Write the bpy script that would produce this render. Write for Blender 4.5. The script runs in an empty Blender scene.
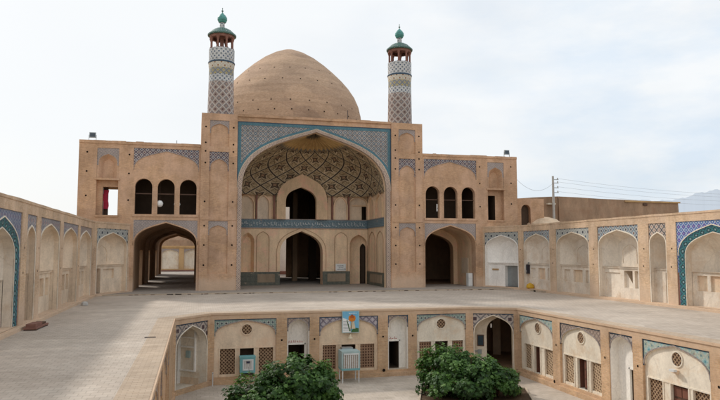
import bpy, math, random
from mathutils import Vector, Matrix
random.seed(7)
S = bpy.context.scene
COL = S.collection
R = math.radians

# ------------------------------------------------------------------ node helpers
class NT:
    def __init__(s, name, rough=0.85, spec=0.25):
        s.m = bpy.data.materials.new(name); s.m.use_nodes = True
        s.t = s.m.node_tree; s.t.nodes.clear()
        s.out = s.t.nodes.new('ShaderNodeOutputMaterial')
        s.b = s.t.nodes.new('ShaderNodeBsdfPrincipled')
        s.b.inputs['Roughness'].default_value = rough
        s.b.inputs['Specular IOR Level'].default_value = spec
        s.t.links.new(s.b.outputs[0], s.out.inputs[0])
    def set(s, sock, v):
        if hasattr(v, 'is_output'): s.t.links.new(v, sock)
        elif isinstance(v, (tuple, list)) and len(v) == 3 and sock.type == 'RGBA': sock.default_value = (*v, 1)
        else: sock.default_value = v
    def math(s, op, a, b=0.0, c=None):
        n = s.t.nodes.new('ShaderNodeMath'); n.operation = op
        s.set(n.inputs[0], a); s.set(n.inputs[1], b)
        if c is not None: s.set(n.inputs[2], c)
        return n.outputs[0]
    def mix(s, f, a, b, mode='MIX'):
        n = s.t.nodes.new('ShaderNodeMix'); n.data_type = 'RGBA'; n.blend_type = mode
        s.set(n.inputs[0], f); s.set(n.inputs[6], a); s.set(n.inputs[7], b)
        return n.outputs[2]
    def coord(s, kind='UV'):
        n = s.t.nodes.new('ShaderNodeTexCoord'); return n.outputs[kind]
    def mapping(s, v, scale=(1,1,1), rot=(0,0,0), loc=(0,0,0)):
        n = s.t.nodes.new('ShaderNodeMapping'); s.set(n.inputs[0], v)
        n.inputs['Scale'].default_value = scale; n.inputs['Rotation'].default_value = rot; n.inputs['Location'].default_value = loc
        return n.outputs[0]
    def noise(s, v, scale, detail=3, rough=0.55):
        n = s.t.nodes.new('ShaderNodeTexNoise'); s.set(n.inputs['Vector'], v)
        n.inputs['Scale'].default_value = scale; n.inputs['Detail'].default_value = detail; n.inputs['Roughness'].default_value = rough
        return n.outputs[0]
    def ramp(s, f, stops):
        n = s.t.nodes.new('ShaderNodeValToRGB'); s.set(n.inputs[0], f)
        e = n.color_ramp.elements
        while len(e) < len(stops): e.new(0.5)
        for i, (p, c) in enumerate(stops):
            e[i].position = p; e[i].color = (*c, 1) if len(c) == 3 else c
        return n.outputs[0]
    def sep(s, v):
        n = s.t.nodes.new('ShaderNodeSeparateXYZ'); s.set(n.inputs[0], v); return n.outputs
    def bump(s, h, strength=0.3, dist=0.02):
        n = s.t.nodes.new('ShaderNodeBump'); n.inputs['Strength'].default_value = strength; n.inputs['Distance'].default_value = dist
        s.set(n.inputs['Height'], h); s.t.links.new(n.outputs[0], s.b.inputs['Normal'])
    def color(s, c): s.set(s.b.inputs['Base Color'], c)

def grey(v): return (v, v, v)
def weather(n, base, amt=0.25, streak=0.18, st=(1.0, 1.0, 0.32), ss=1.1):
    """large soft blotches, fine grain and rain streaks in world space"""
    o = n.coord('Object')
    a = n.noise(o, 0.35, 5, 0.6)
    base = n.mix(1.0, base, n.ramp(a, [(0.3, grey(1 - amt * .8)), (0.7, grey(1 + amt * 0.5))]), 'MULTIPLY')
    b = n.noise(n.mapping(o, st), ss, 5, 0.7)
    base = n.mix(1.0, base, n.ramp(b, [(0.36, grey(1 - streak)), (0.60, grey(1.03))]), 'MULTIPLY')
    c = n.noise(o, 9, 3, 0.7)
    base = n.mix(1.0, base, n.ramp(c, [(0.3, grey(0.9)), (0.7, grey(1.06))]), 'MULTIPLY')
    return base
def brick_mat(name, c1, c2, mortar, bw=0.24, rh=0.075, coord='UV', amt=0.22, ms=0.011, tint=None, rough=0.9, rings=False):
    n = NT(name, rough, 0.15)
    v = n.coord(coord)
    t = n.t.nodes.new('ShaderNodeTexBrick'); n.set(t.inputs['Vector'], v)
    t.inputs['Scale'].default_value = 1; t.inputs['Brick Width'].default_value = bw; t.inputs['Row Height'].default_value = rh
    t.inputs['Mortar Size'].default_value = ms; t.inputs['Mortar Smooth'].default_value = 0.3; t.inputs['Bias'].default_value = -0.1
    n.set(t.inputs['Color1'], c1); n.set(t.inputs['Color2'], c2); n.set(t.inputs['Mortar'], mortar)
    col = t.outputs['Color']
    vo = n.t.nodes.new('ShaderNodeTexVoronoi'); n.set(vo.inputs['Vector'], n.mapping(n.coord('Object'), (0.7, 0.7, 1.1))); vo.inputs['Scale'].default_value = 0.55
    g = n.t.nodes.new('ShaderNodeSeparateColor'); n.set(g.inputs[0], vo.outputs['Color'])
    col = n.mix(1.0, col, n.ramp(g.outputs[0], [(0.0, (0.90, 0.89, 0.90)), (1.0, (1.06, 1.05, 1.03))]), 'MULTIPLY')
    bn = n.noise(n.mapping(v, (2.0, 13.3, 1)), 2.0, 2, 0.9)
    col = n.mix(1.0, col, n.ramp(bn, [(0.3, grey(0.80)), (0.7, grey(1.14))]), 'MULTIPLY')
    if tint:
        col = n.mix(n.ramp(n.noise(n.coord('Object'), 0.8, 4), [(0.45, grey(0)), (0.62, grey(0.6))]), col, tint)
    if rings: col = weather(n, col, amt, 0.14, (0.25, 0.25, 2.6), 1.0)
    else: col = weather(n, col, amt)
    _, _, wz = n.sep(n.coord('Object'))
    damp = n.math('SUBTRACT', n.math('ADD', n.noise(n.coord('Object'), 1.1, 5, 0.7), 0.75), n.math('ABSOLUTE', n.math('SUBTRACT', wz, 0.3)))
    col = n.mix(n.ramp(damp, [(0.35, grey(0)), (0.85, grey(0.55))]), col, (0.66, 0.50, 0.37))
    n.color(col)
    n.bump(t.outputs['Fac'], -0.35, 0.01)
    return n.m
def plaster_mat(name, c, amt=0.15, streak=0.2, grime=None, bump=0.25):
    n = NT(name, 0.9, 0.15)
    base = weather(n, c, amt, streak)
    if grime:
        z = n.noise(n.coord('Object'), 0.9, 5, 0.7)
        base = n.mix(n.ramp(z, [(0.5, grey(0)), (0.68, grey(0.75))]), base, grime)
    oi = n.t.nodes.new('ShaderNodeObjectInfo')
    base = n.mix(1.0, base, n.ramp(oi.outputs['Random'], [(0.0, (0.89, 0.86, 0.83)), (0.5, (1.0, 0.99, 0.97)), (1.0, (1.05, 1.05, 1.06))]), 'MULTIPLY')
    cr = n.t.nodes.new('ShaderNodeTexVoronoi'); cr.feature = 'DISTANCE_TO_EDGE'; n.set(cr.inputs['Vector'], n.mix(0.25, n.coord('Object'), n.t.nodes.new('ShaderNodeTexNoise').outputs[1])); cr.inputs['Scale'].default_value = 0.7
    base = n.mix(n.ramp(cr.outputs['Distance'], [(0.0, grey(0.20)), (0.010, grey(0.0))]), base, (0.28, 0.21, 0.15))
    n.color(base)
    n.bump(n.math('ADD', n.noise(n.coord('Object'), 14, 4), n.math('MULTIPLY', n.noise(n.coord('Object'), 2.5, 3), 2.0)), bump, 0.025)
    return n.m
def tile_mat(name, bg, line, dot, cell=0.4, lw=0.1, ds=0.22, rot=45, bg2=None, dot2=None, coord='UV', dirt=0.2, rough=0.45):
    """glazed mosaic: rotated square lattice with a lozenge in each cell"""
    n = NT(name, rough, 0.4)
    uv = n.coord(coord)
    v = n.mapping(uv, (1 / cell, 1 / cell, 1), (0, 0, R(rot)))
    x, y, _ = n.sep(v)
    fx = n.math('ABSOLUTE', n.math('SUBTRACT', n.math('FRACT', x), 0.5))
    fy = n.math('ABSOLUTE', n.math('SUBTRACT', n.math('FRACT', y), 0.5))
    mx = n.math('MAXIMUM', fx, fy)
    line_f = n.math('GREATER_THAN', mx, 0.5 - lw)
    sm = n.math('MAXIMUM', fx, fy) if ds < 0 else n.math('ADD', fx, fy)
    dot_f = n.math('LESS_THAN', sm, abs(ds))
    c = bg
    if bg2:
        par = n.math('MODULO', n.math('ADD', n.math('FLOOR', x), n.math('FLOOR', y)), 2.0)
        par = n.math('GREATER_THAN', n.math('ABSOLUTE', par), 0.5)
        c = n.mix(par, bg, bg2)
        if dot2: dot = n.mix(par, dot, dot2)
    c = n.mix(dot_f, c, dot)
    c = n.mix(line_f, c, line)
    fine = n.noise(uv, 11, 2, 0.8)
    c = n.mix(1.0, c, n.ramp(fine, [(0.3, grey(0.72)), (0.72, grey(1.15))]), 'MULTIPLY')
    miss = n.noise(n.coord('Object'), 2.3, 5, 0.75)
    c = n.mix(n.ramp(miss, [(0.635, grey(0)), (0.66, grey(0.8))]), c, (0.42, 0.32, 0.24))
    n.color(weather(n, c, dirt, 0.12))
    n.bump(line_f, 0.2, 0.005)
    return n.m
def lattice_mat(name, wood, hole=(0.03, 0.022, 0.018), cell=0.085, rot=45, lw=0.17):
    n = NT(name, 0.85, 0.1)
    v = n.mapping(n.coord('UV'), (1 / cell, 1 / cell, 1), (0, 0, R(rot)))
    x, y, _ = n.sep(v)
    fx = n.math('ABSOLUTE', n.math('SUBTRACT', n.math('FRACT', x), 0.5))
    fy = n.math('ABSOLUTE', n.math('SUBTRACT', n.math('FRACT', y), 0.5))
    f = n.math('GREATER_THAN', n.math('MAXIMUM', fx, fy), 0.5 - lw)
    n.color(weather(n, n.mix(f, hole, wood), 0.2)); n.bump(f, 0.6, 0.03)
    return n.m
def plain(name, c, rough=0.6, spec=0.3, noise=0.12, metal=0.0):
    n = NT(name, rough, spec); n.b.inputs['Metallic'].default_value = metal
    f = n.noise(n.coord('Object'), 3.0, 4)
    n.color(n.mix(1.0, c, n.ramp(f, [(0.3, grey(1 - noise)), (0.7, grey(1 + noise * 0.5))]), 'MULTIPLY'))
    return n.m

M = {}
M['brick'] = brick_mat('facade_brick', (0.650, 0.410, 0.254), (0.546, 0.332, 0.202), (0.559, 0.390, 0.260), tint=(0.650, 0.429, 0.299))
M['brick_lit'] = brick_mat('arcade_brick', (0.700, 0.506, 0.338), (0.600, 0.413, 0.263), (0.625, 0.475, 0.338), tint=(0.725, 0.537, 0.388))  # lighter arcade copy of the brick, sunlight partly put into the colour
M['brick_low'] = brick_mat('court_brick', (0.649, 0.428, 0.255), (0.524, 0.331, 0.193), (0.580, 0.428, 0.290), tint=(0.607, 0.414, 0.276))
M['brick_dome'] = brick_mat('dome_brick', (0.551, 0.387, 0.270), (0.477, 0.323, 0.217), (0.488, 0.360, 0.265), bw=0.26, rh=0.1, amt=0.16, rings=True)
M['mud'] = plaster_mat('mud_plaster', (0.454, 0.313, 0.216), 0.3, 0.25, (0.356, 0.216, 0.140))
M['cream'] = plaster_mat('cream_plaster', (0.794, 0.659, 0.512), 0.16, 0.2)
M['cream_lit'] = plaster_mat('niche_plaster', (0.77, 0.69, 0.59), 0.14, 0.16, (0.58, 0.45, 0.33))  # whiter copy of the cream for sunlit niches, light put into the colour
M['iwan'] = plaster_mat('portal_plaster', (0.826, 0.623, 0.420), 0.16, 0.18, (0.870, 0.522, 0.392))
M['white'] = plaster_mat('white_plaster', (0.880, 0.847, 0.792), 0.1, 0.1)
M['white_old'] = plaster_mat('stained_white_plaster', (0.821, 0.745, 0.626), 0.12, 0.15, (0.648, 0.497, 0.346))
M['cream_low'] = plaster_mat('court_plaster', (0.775, 0.613, 0.450), 0.15, 0.2, (0.688, 0.475, 0.325))
M['dark_in'] = plain('dark_interior', (0.090, 0.063, 0.045), 0.95, 0.05)  # dark colour puts the gloom of unlit rooms into their surfaces
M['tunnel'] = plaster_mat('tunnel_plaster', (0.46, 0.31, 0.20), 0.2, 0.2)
M['dark_hole'] = plain('hole_black', (0.02, 0.015, 0.012), 0.95, 0.0)  # black colour painted in place of the shade inside holes
M['wood'] = plain('dark_wood', (0.10, 0.055, 0.035), 0.6, 0.3, 0.3)
M['redwood'] = plain('red_brown_wood', (0.17, 0.07, 0.045), 0.6, 0.3, 0.3)
M['lattice'] = lattice_mat('brick_lattice', (0.36, 0.23, 0.15), (0.09, 0.045, 0.03), 0.15, 0, 0.20)
M['lattice_d'] = lattice_mat('diamond_lattice', (0.40, 0.27, 0.17), (0.08, 0.045, 0.03), 0.13, 45, 0.17)
M['lattice_l'] = lattice_mat('pale_lattice', (0.52, 0.38, 0.25), (0.17, 0.11, 0.07), 0.14, 20, 0.2)
# tiles
M['t_portal'] = tile_mat('portal_mosaic', (0.10, 0.19, 0.23), (0.42, 0.35, 0.30), (0.33, 0.20, 0.15), 0.30, 0.12, 0.26, 45, (0.08, 0.15, 0.22), (0.40, 0.38, 0.33))
M['t_blue'] = tile_mat('turquoise_border', (0.06, 0.17, 0.22), (0.09, 0.22, 0.27), (0.17, 0.27, 0.30), 0.18, 0.1, 0.2, 45)
M['t_navy'] = plain('navy_glaze', (0.02, 0.06, 0.11), 0.35, 0.5)
M['t_strip'] = tile_mat('jamb_mosaic', (0.598, 0.460, 0.356), (0.299, 0.230, 0.207), (0.380, 0.276, 0.230), 0.26, 0.09, 0.22, 45)
M['t_wing'] = tile_mat('wing_mosaic', (0.423, 0.368, 0.331), (0.120, 0.087, 0.110), (0.138, 0.051, 0.055), 0.30, 0.13, 0.24, 45, (0.460, 0.405, 0.368), (0.055, 0.083, 0.156))
M['t_grey'] = tile_mat('grey_brick_mosaic', (0.403, 0.336, 0.302), (0.314, 0.269, 0.258), (0.470, 0.347, 0.269), 0.16, 0.12, 0.2, 45)
M['t_rdots'] = tile_mat('pale_star_mosaic', (0.46, 0.47, 0.44), (0.36, 0.38, 0.37), (0.06, 0.07, 0.09), 0.46, 0.07, 0.27, 45, (0.50, 0.50, 0.45), (0.10, 0.15, 0.20))
M['t_rflow'] = tile_mat('pale_flower_mosaic', (0.50, 0.50, 0.47), (0.20, 0.25, 0.31), (0.07, 0.08, 0.11), 0.36, 0.10, 0.26, 45, (0.46, 0.50, 0.50), (0.24, 0.13, 0.11))
M['t_diag'] = tile_mat('diagonal_mosaic', (0.52, 0.43, 0.36), (0.07, 0.08, 0.10), (0.34, 0.18, 0.15), 0.30, 0.09, 0.16, 45)
M['t_bluebig'] = tile_mat('cobalt_mosaic', (0.10, 0.12, 0.38), (0.42, 0.48, 0.60), (0.42, 0.26, 0.38), 0.27, 0.10, 0.20, 45, (0.08, 0.17, 0.42), (0.55, 0.60, 0.62))
M['t_chain'] = tile_mat('green_chain_mosaic', (0.025, 0.06, 0.075), (0.05, 0.20, 0.22), (0.24, 0.40, 0.42), 0.30, 0.13, 0.25, 45, (0.03, 0.09, 0.13), (0.08, 0.16, 0.25))
M['t_leftblue'] = tile_mat('muted_blue_mosaic', (0.17, 0.20, 0.32), (0.36, 0.38, 0.44), (0.30, 0.22, 0.28), 0.27, 0.10, 0.20, 45, (0.14, 0.20, 0.33), (0.42, 0.42, 0.44))
M['t_left'] = tile_mat('lilac_mosaic', (0.40, 0.39, 0.40), (0.19, 0.21, 0.27), (0.10, 0.11, 0.16), 0.34, 0.09, 0.24, 45, (0.46, 0.40, 0.38), (0.27, 0.16, 0.19))
M['t_green'] = tile_mat('green_star_mosaic', (0.44, 0.47, 0.42), (0.20, 0.31, 0.28), (0.05, 0.04, 0.05), 0.22, 0.08, 0.28, 0, (0.38, 0.43, 0.39), (0.07, 0.10, 0.12))
M['t_lilac'] = tile_mat('striped_lilac_mosaic', (0.42, 0.38, 0.42), (0.20, 0.17, 0.21), (0.52, 0.46, 0.44), 0.26, 0.13, 0.2, 45)
M['t_small'] = tile_mat('pinkish_mosaic', (0.40, 0.31, 0.25), (0.24, 0.18, 0.16), (0.50, 0.40, 0.33), 0.18, 0.12, 0.2, 45)
M['t_turq'] = tile_mat('turquoise_mosaic', (0.33, 0.50, 0.50), (0.48, 0.52, 0.47), (0.12, 0.31, 0.37), 0.26, 0.10, 0.22, 45, (0.42, 0.50, 0.42), (0.16, 0.26, 0.30))
M['t_corner'] = tile_mat('corner_diamond_mosaic', (0.47, 0.40, 0.35), (0.20, 0.18, 0.18), (0.08, 0.05, 0.06), 0.46, 0.08, 0.30, 45)
M['t_band'] = tile_mat('inscription_band', (0.110, 0.176, 0.220), (0.176, 0.264, 0.308), (0.297, 0.374, 0.396), 0.30, 0.10, 0.20, 0)
M['t_dado'] = tile_mat('dado_tiles', (0.13, 0.135, 0.105), (0.10, 0.105, 0.085), (0.17, 0.165, 0.125), 0.45, 0.05, 0.15, 0)
M['dado_in'] = plaster_mat('dado_stone', (0.360, 0.282, 0.204), 0.15)
M['t_min'] = tile_mat('minaret_diamonds', (0.34, 0.255, 0.215), (0.52, 0.47, 0.43), (0.13, 0.075, 0.07), 0.44, 0.10, 0.24, 45, (0.24, 0.20, 0.19), (0.36, 0.26, 0.21))
M['t_minw'] = tile_mat('minaret_white_blue', (0.62, 0.62, 0.62), (0.60, 0.60, 0.58), (0.10, 0.14, 0.20), 0.27, 0.05, 0.36, 45, (0.50, 0.52, 0.52), (0.20, 0.22, 0.24))
M['t_miny'] = tile_mat('minaret_yellow', (0.38, 0.35, 0.28), (0.20, 0.22, 0.24), (0.45, 0.36, 0.10), 0.34, 0.12, 0.26, 45)
M['t_cren'] = tile_mat('minaret_cream_band', (0.66, 0.62, 0.52), (0.55, 0.50, 0.42), (0.33, 0.18, 0.09), 0.4, 0.05, 0.24, 45)
M['m_green'] = plain('green_glaze', (0.07, 0.29, 0.26), 0.35, 0.5, 0.3)
M['m_darkgreen'] = tile_mat('roof_scales', (0.05, 0.13, 0.11), (0.10, 0.20, 0.17), (0.42, 0.46, 0.42), 0.34, 0.1, 0.2, 45)
M['m_brown'] = plain('reddish_gallery', (0.26, 0.13, 0.10), 0.8, 0.2, 0.2)
M['m_brass'] = plain('finial_metal', (0.16, 0.24, 0.22), 0.4, 0.5, 0.1, 0.5)
# things
M['metal_w'] = plain('painted_metal_white', (0.66, 0.67, 0.66), 0.45, 0.4)
M['metal_g'] = plain('galvanised_metal', (0.35, 0.38, 0.39), 0.4, 0.5, 0.1, 0.6)
M['turq_paint'] = plain('turquoise_paint', (0.16, 0.38, 0.40), 0.5, 0.4)
M['pale_turq'] = plain('pale_turquoise_paint', (0.36, 0.47, 0.47), 0.5, 0.4)
M['pad'] = tile_mat('cooler_pad', (0.36, 0.27, 0.21), (0.50, 0.44, 0.38), (0.30, 0.2, 0.15), 0.08, 0.15, 0.2, 0)
M['paper'] = plain('white_paper', (0.78, 0.78, 0.76), 0.7, 0.2, 0.03)
M['ink'] = plain('dark_ink', (0.04, 0.04, 0.07), 0.6)
M['redink'] = plain('red_ink', (0.42, 0.10, 0.09), 0.6)
M['red'] = plain('red_cloth', (0.45, 0.03, 0.07), 0.8)
M['yellow'] = plain('yellow_plastic', (0.62, 0.36, 0.03), 0.5)
M['black'] = plain('black_plastic', (0.035, 0.03, 0.04), 0.4)
M['concrete'] = plain('pole_concrete', (0.48, 0.46, 0.43), 0.85)
M['glass'] = plain('dark_glass', (0.05, 0.07, 0.09), 0.1, 0.5)
M['ochre'] = plaster_mat('ochre_brick', (0.55, 0.36, 0.18), 0.15)
M['sky_blue'] = plain('poster_blue', (0.17, 0.45, 0.66), 0.5, 0.3, 0.12)
M['orange'] = plain('poster_orange', (0.62, 0.20, 0.02), 0.5)
M['orange2'] = plain('poster_deep_orange', (0.40, 0.09, 0.02), 0.5)
M['leafp'] = plain('poster_green', (0.05, 0.13, 0.04), 0.5)
M['skinp'] = plain('poster_cream', (0.66, 0.56, 0.40), 0.5)
M['stone_p'] = plaster_mat('pale_stone', (0.55, 0.46, 0.36), 0.15)

def floor_mat(name, c1, c2, mortar, bw, rh, amt=0.2):
    n = NT(name, 0.85, 0.2)
    v = n.coord('Object')
    t = n.t.nodes.new('ShaderNodeTexBrick'); n.set(t.inputs['Vector'], v)
    t.offset = 0.5; t.inputs['Scale'].default_value = 1; t.inputs['Brick Width'].default_value = bw; t.inputs['Row Height'].default_value = rh
    t.inputs['Mortar Size'].default_value = 0.012; t.inputs['Mortar Smooth'].default_value = 0.4
    n.set(t.inputs['Color1'], c1); n.set(t.inputs['Color2'], c2); n.set(t.inputs['Mortar'], mortar)
    a = n.noise(n.mapping(v, (1, 0.6, 1)), 0.28, 6, 0.6)
    c = n.mix(1.0, t.outputs['Color'], n.ramp(a, [(0.3, grey(1 - amt)), (0.7, grey(1.06))]), 'MULTIPLY')
    b = n.noise(v, 2.2, 5, 0.7)
    c = n.mix(1.0, c, n.ramp(b, [(0.35, grey(0.9)), (0.65, grey(1.04))]), 'MULTIPLY')
    vo = n.t.nodes.new('ShaderNodeTexVoronoi'); n.set(vo.inputs['Vector'], n.mapping(v, (1, 1.6, 1))); vo.inputs['Scale'].default_value = 0.45
    g = n.t.nodes.new('ShaderNodeSeparateColor'); n.set(g.inputs[0], vo.outputs['Color'])
    c = n.mix(1.0, c, n.ramp(g.outputs[0], [(0.0, (0.93, 0.92, 0.91)), (0.8, (1.0, 1.0, 1.0)), (1.0, (1.06, 1.06, 1.05))]), 'MULTIPLY')
    st = n.noise(v, 0.9, 6, 0.75); c = n.mix(n.ramp(st, [(0.60, grey(0)), (0.74, grey(0.22))]), c, (0.26, 0.21, 0.17))
    d = n.noise(n.mapping(v, (0.15, 2.0, 1)), 1.0, 4, 0.6)
    c = n.mix(1.0, c, n.ramp(d, [(0.35, grey(0.93)), (0.65, grey(1.03))]), 'MULTIPLY')
    n.color(c); n.bump(t.outputs['Fac'], -0.3, 0.01)
    return n.m
M['terrace'] = floor_mat('terrace_paving', (0.60, 0.52, 0.44), (0.54, 0.46, 0.385), (0.44, 0.375, 0.31), 0.26, 0.26)
M['coping'] = floor_mat('coping_brick', (0.578, 0.462, 0.352), (0.514, 0.399, 0.294), (0.420, 0.326, 0.242), 0.26, 0.13)
M['court'] = floor_mat('court_paving', (0.602, 0.518, 0.435), (0.538, 0.461, 0.378), (0.435, 0.371, 0.307), 0.40, 0.40, 0.25)
M['platform'] = floor_mat('platform_stone', (0.44, 0.39, 0.34), (0.39, 0.34, 0.295), (0.32, 0.28, 0.24), 0.5, 0.5)
M['soil'] = plaster_mat('soil', (0.10, 0.065, 0.04), 0.3, 0.0, None, 0.8)
M['earth'] = plaster_mat('dry_earth', (0.42, 0.34, 0.25), 0.25, 0.0)

def vault_material():
    n = NT('painted_vault', 0.85, 0.2)
    uv = n.coord('UV'); x, y, _ = n.sep(uv)
    def cell(k):
        a = n.math('MULTIPLY', n.math('ADD', x, y), k); b = n.math('MULTIPLY', n.math('SUBTRACT', x, y), k)
        return (n.math('ABSOLUTE', n.math('SUBTRACT', n.math('FRACT', a), 0.5)), n.math('ABSOLUTE', n.math('SUBTRACT', n.math('FRACT', b), 0.5)))
    fa, fb = cell(0.5); mx = n.math('MAXIMUM', fa, fb); mn = n.math('MINIMUM', fa, fb); ad = n.math('ADD', fa, fb)
    ga, gb = cell(1.5); m2 = n.math('MAXIMUM', ga, gb)
    scroll = n.noise(uv, 9.0, 3, 0.75)
    base = n.ramp(scroll, [(0.36, (0.24, 0.18, 0.11)), (0.5, (0.50, 0.385, 0.24)), (0.64, (0.66, 0.53, 0.36))])
    base = n.mix(n.math('MULTIPLY', n.math('GREATER_THAN', m2, 0.43), 0.7), base, (0.15, 0.11, 0.075))
    star = n.math('ADD', n.math('MULTIPLY', mx, 0.55), n.math('MULTIPLY', mn, 1.3))
    base = n.mix(n.math('MULTIPLY', n.math('LESS_THAN', star, 0.26), 0.85), base, (0.66, 0.54, 0.38))
    base = n.mix(n.math('LESS_THAN', star, 0.19), base, (0.12, 0.09, 0.065))
    base = n.mix(n.math('LESS_THAN', star, 0.08), base, (0.42, 0.27, 0.17))
    base = n.mix(n.math('GREATER_THAN', mx, 0.43), base, (0.62, 0.51, 0.36))
    base = n.mix(n.math('GREATER_THAN', mx, 0.462), base, (0.075, 0.06, 0.05))
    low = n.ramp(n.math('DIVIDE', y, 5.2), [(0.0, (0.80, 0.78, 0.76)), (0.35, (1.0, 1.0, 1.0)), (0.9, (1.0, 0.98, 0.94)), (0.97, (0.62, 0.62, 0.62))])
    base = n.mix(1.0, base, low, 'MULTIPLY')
    n.color(weather(n, base, 0.2)); return n.m
M['vault'] = vault_material()
def crown_material():
    n = NT('vault_crown', 0.85, 0.2)
    uv = n.coord('UV'); x, y, _ = n.sep(uv)
    f = n.noise(uv, 3.0, 4, 0.7)
    base = n.ramp(f, [(0.35, (0.50, 0.32, 0.13)), (0.65, (0.66, 0.45, 0.21))])
    fl = n.math('ABSOLUTE', n.math('SUBTRACT', n.math('FRACT', n.math('MULTIPLY', x, 1.5)), 0.5))
    base = n.mix(n.math('MULTIPLY', n.math('GREATER_THAN', fl, 0.44), 0.3), base, (0.25, 0.15, 0.07))
    sc = n.math('ADD', n.math('MULTIPLY', fl, 0.5), y)
    base = n.mix(n.math('LESS_THAN', sc, 5.32), base, (0.24, 0.21, 0.165))
    base = n.mix(n.math('GREATER_THAN', sc, 6.55), base, (0.22, 0.17, 0.11))
    n.color(weather(n, base, 0.2)); return n.m
M['crown'] = crown_material()

def leaf_mat():
    n = NT('fig_leaf', 0.5, 0.35)
    at = n.t.nodes.new('ShaderNodeAttribute'); at.attribute_name = 'tone'; at.attribute_type = 'GEOMETRY'
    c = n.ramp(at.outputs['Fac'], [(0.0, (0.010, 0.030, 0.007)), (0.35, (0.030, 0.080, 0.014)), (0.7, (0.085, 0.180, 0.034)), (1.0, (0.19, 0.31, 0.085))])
    n.color(c); n.b.inputs['Transmission Weight'].default_value = 0.0
    tr = n.t.nodes.new('ShaderNodeBsdfTranslucent'); n.set(tr.inputs[0], n.mix(1.0, c, (1.6, 1.7, 0.8), 'MULTIPLY'))
    ms = n.t.nodes.new('ShaderNodeMixShader'); ms.inputs[0].default_value = 0.25
    n.t.links.new(n.b.outputs[0], ms.inputs[1]); n.t.links.new(tr.outputs[0], ms.inputs[2]); n.t.links.new(ms.outputs[0], n.out.inputs[0])
    return n.m
M['leaf'] = leaf_mat()

# ------------------------------------------------------------------ mesh helpers
class MB:
    def __init__(s): s.v = []; s.f = []; s.uv = []; s.mi = []; s.mats = []; s.sm = False
    def mat(s, m):
        m = M[m] if isinstance(m, str) else m
        if m not in s.mats: s.mats.append(m)
        return s.mats.index(m)
    def face(s, pts, uvs, m):
        i = len(s.v); s.v += [tuple(p) for p in pts]; s.f.append(list(range(i, i + len(pts)))); s.uv += list(uvs); s.mi.append(s.mat(m))
    def build(s, name, parent=None, smooth=False, merge=False):
        me = bpy.data.meshes.new(name); me.from_pydata(s.v, [], s.f)
        ul = me.uv_layers.new(name='UVMap')
        for i, u in enumerate(s.uv): ul.data[i].uv = u
        for m in s.mats: me.materials.append(m)
        me.polygons.foreach_set('material_index', s.mi)
        if merge:
            import bmesh
            bm = bmesh.new(); bm.from_mesh(me); bmesh.ops.remove_doubles(bm, verts=bm.verts, dist=0.0005); bm.to_mesh(me); bm.free()
        if smooth: me.polygons.foreach_set('use_smooth', [True] * len(me.polygons))
        o = bpy.data.objects.new(name, me); COL.objects.link(o)
        if parent:
            o.parent = parent
            o.matrix_parent_inverse = Matrix.Translation(parent.location).inverted()
        return o
class F:
    """wall frame: u runs to the viewer's right along the wall, d into the wall, z up"""
    def __init__(s, x, y, ux, uy):
        l = math.hypot(ux, uy); s.x, s.y, s.ux, s.uy = x, y, ux / l, uy / l; s.nx, s.ny = -s.uy, s.ux
    def p(s, u, d, z): return (s.x + s.ux * u + s.nx * d, s.y + s.uy * u + s.ny * d, z)
def Q(mb, f, u0, u1, z0, z1, d, m):
    mb.face([f.p(u0, d, z0), f.p(u1, d, z0), f.p(u1, d, z1), f.p(u0, d, z1)], [(u0, z0), (u1, z0), (u1, z1), (u0, z1)], m)
def QS(mb, f, u, d0, d1, z0, z1, m):      # side face at u
    mb.face([f.p(u, d0, z0), f.p(u, d1, z0), f.p(u, d1, z1), f.p(u, d0, z1)], [(d0, z0), (d1, z0), (d1, z1), (d0, z1)], m)
def QT(mb, f, u0, u1, d0, d1, z, m):      # horizontal face
    mb.face([f.p(u0, d0, z), f.p(u1, d0, z), f.p(u1, d1, z), f.p(u0, d1, z)], [(u0, d0), (u1, d0), (u1, d1), (u0, d1)], m)
def BX(mb, f, u0, u1, d0, d1, z0, z1, m):
    Q(mb, f, u0, u1, z0, z1, d0, m); Q(mb, f, u0, u1, z0, z1, d1, m)
    QS(mb, f, u0, d0, d1, z0, z1, m); QS(mb, f, u1, d0, d1, z0, z1, m)
    QT(mb, f, u0, u1, d0, d1, z0, m); QT(mb, f, u0, u1, d0, d1, z1, m)
def grid(mb, f, u0, u1, z0, z1, holes, d, m):
    us = sorted({u0, u1, *[h[0] for h in holes], *[h[1] for h in holes]}); zs = sorted({z0, z1, *[h[2] for h in holes], *[h[3] for h in holes]})
    us = [u for u in us if u0 <= u <= u1]; zs = [z for z in zs if z0 <= z <= z1]
    for a, b in zip(us, us[1:]):
        for c, e in zip(zs, zs[1:]):
            mu, mz = (a + b) / 2, (c + e) / 2
            if not any(h[0] < mu < h[1] and h[2] < mz < h[3] for h in holes): Q(mb, f, a, b, c, e, d, m)
def recess(mb, f, h, d0, d1, m, back=None):
    u0, u1, z0, z1 = h[:4]
    QS(mb, f, u0, d0, d1, z0, z1, m); QS(mb, f, u1, d0, d1, z0, z1, m); QT(mb, f, u0, u1, d0, d1, z0, m); QT(mb, f, u0, u1, d0, d1, z1, m)
    if back: Q(mb, f, u0, u1, z0, z1, d1, back)
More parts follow.
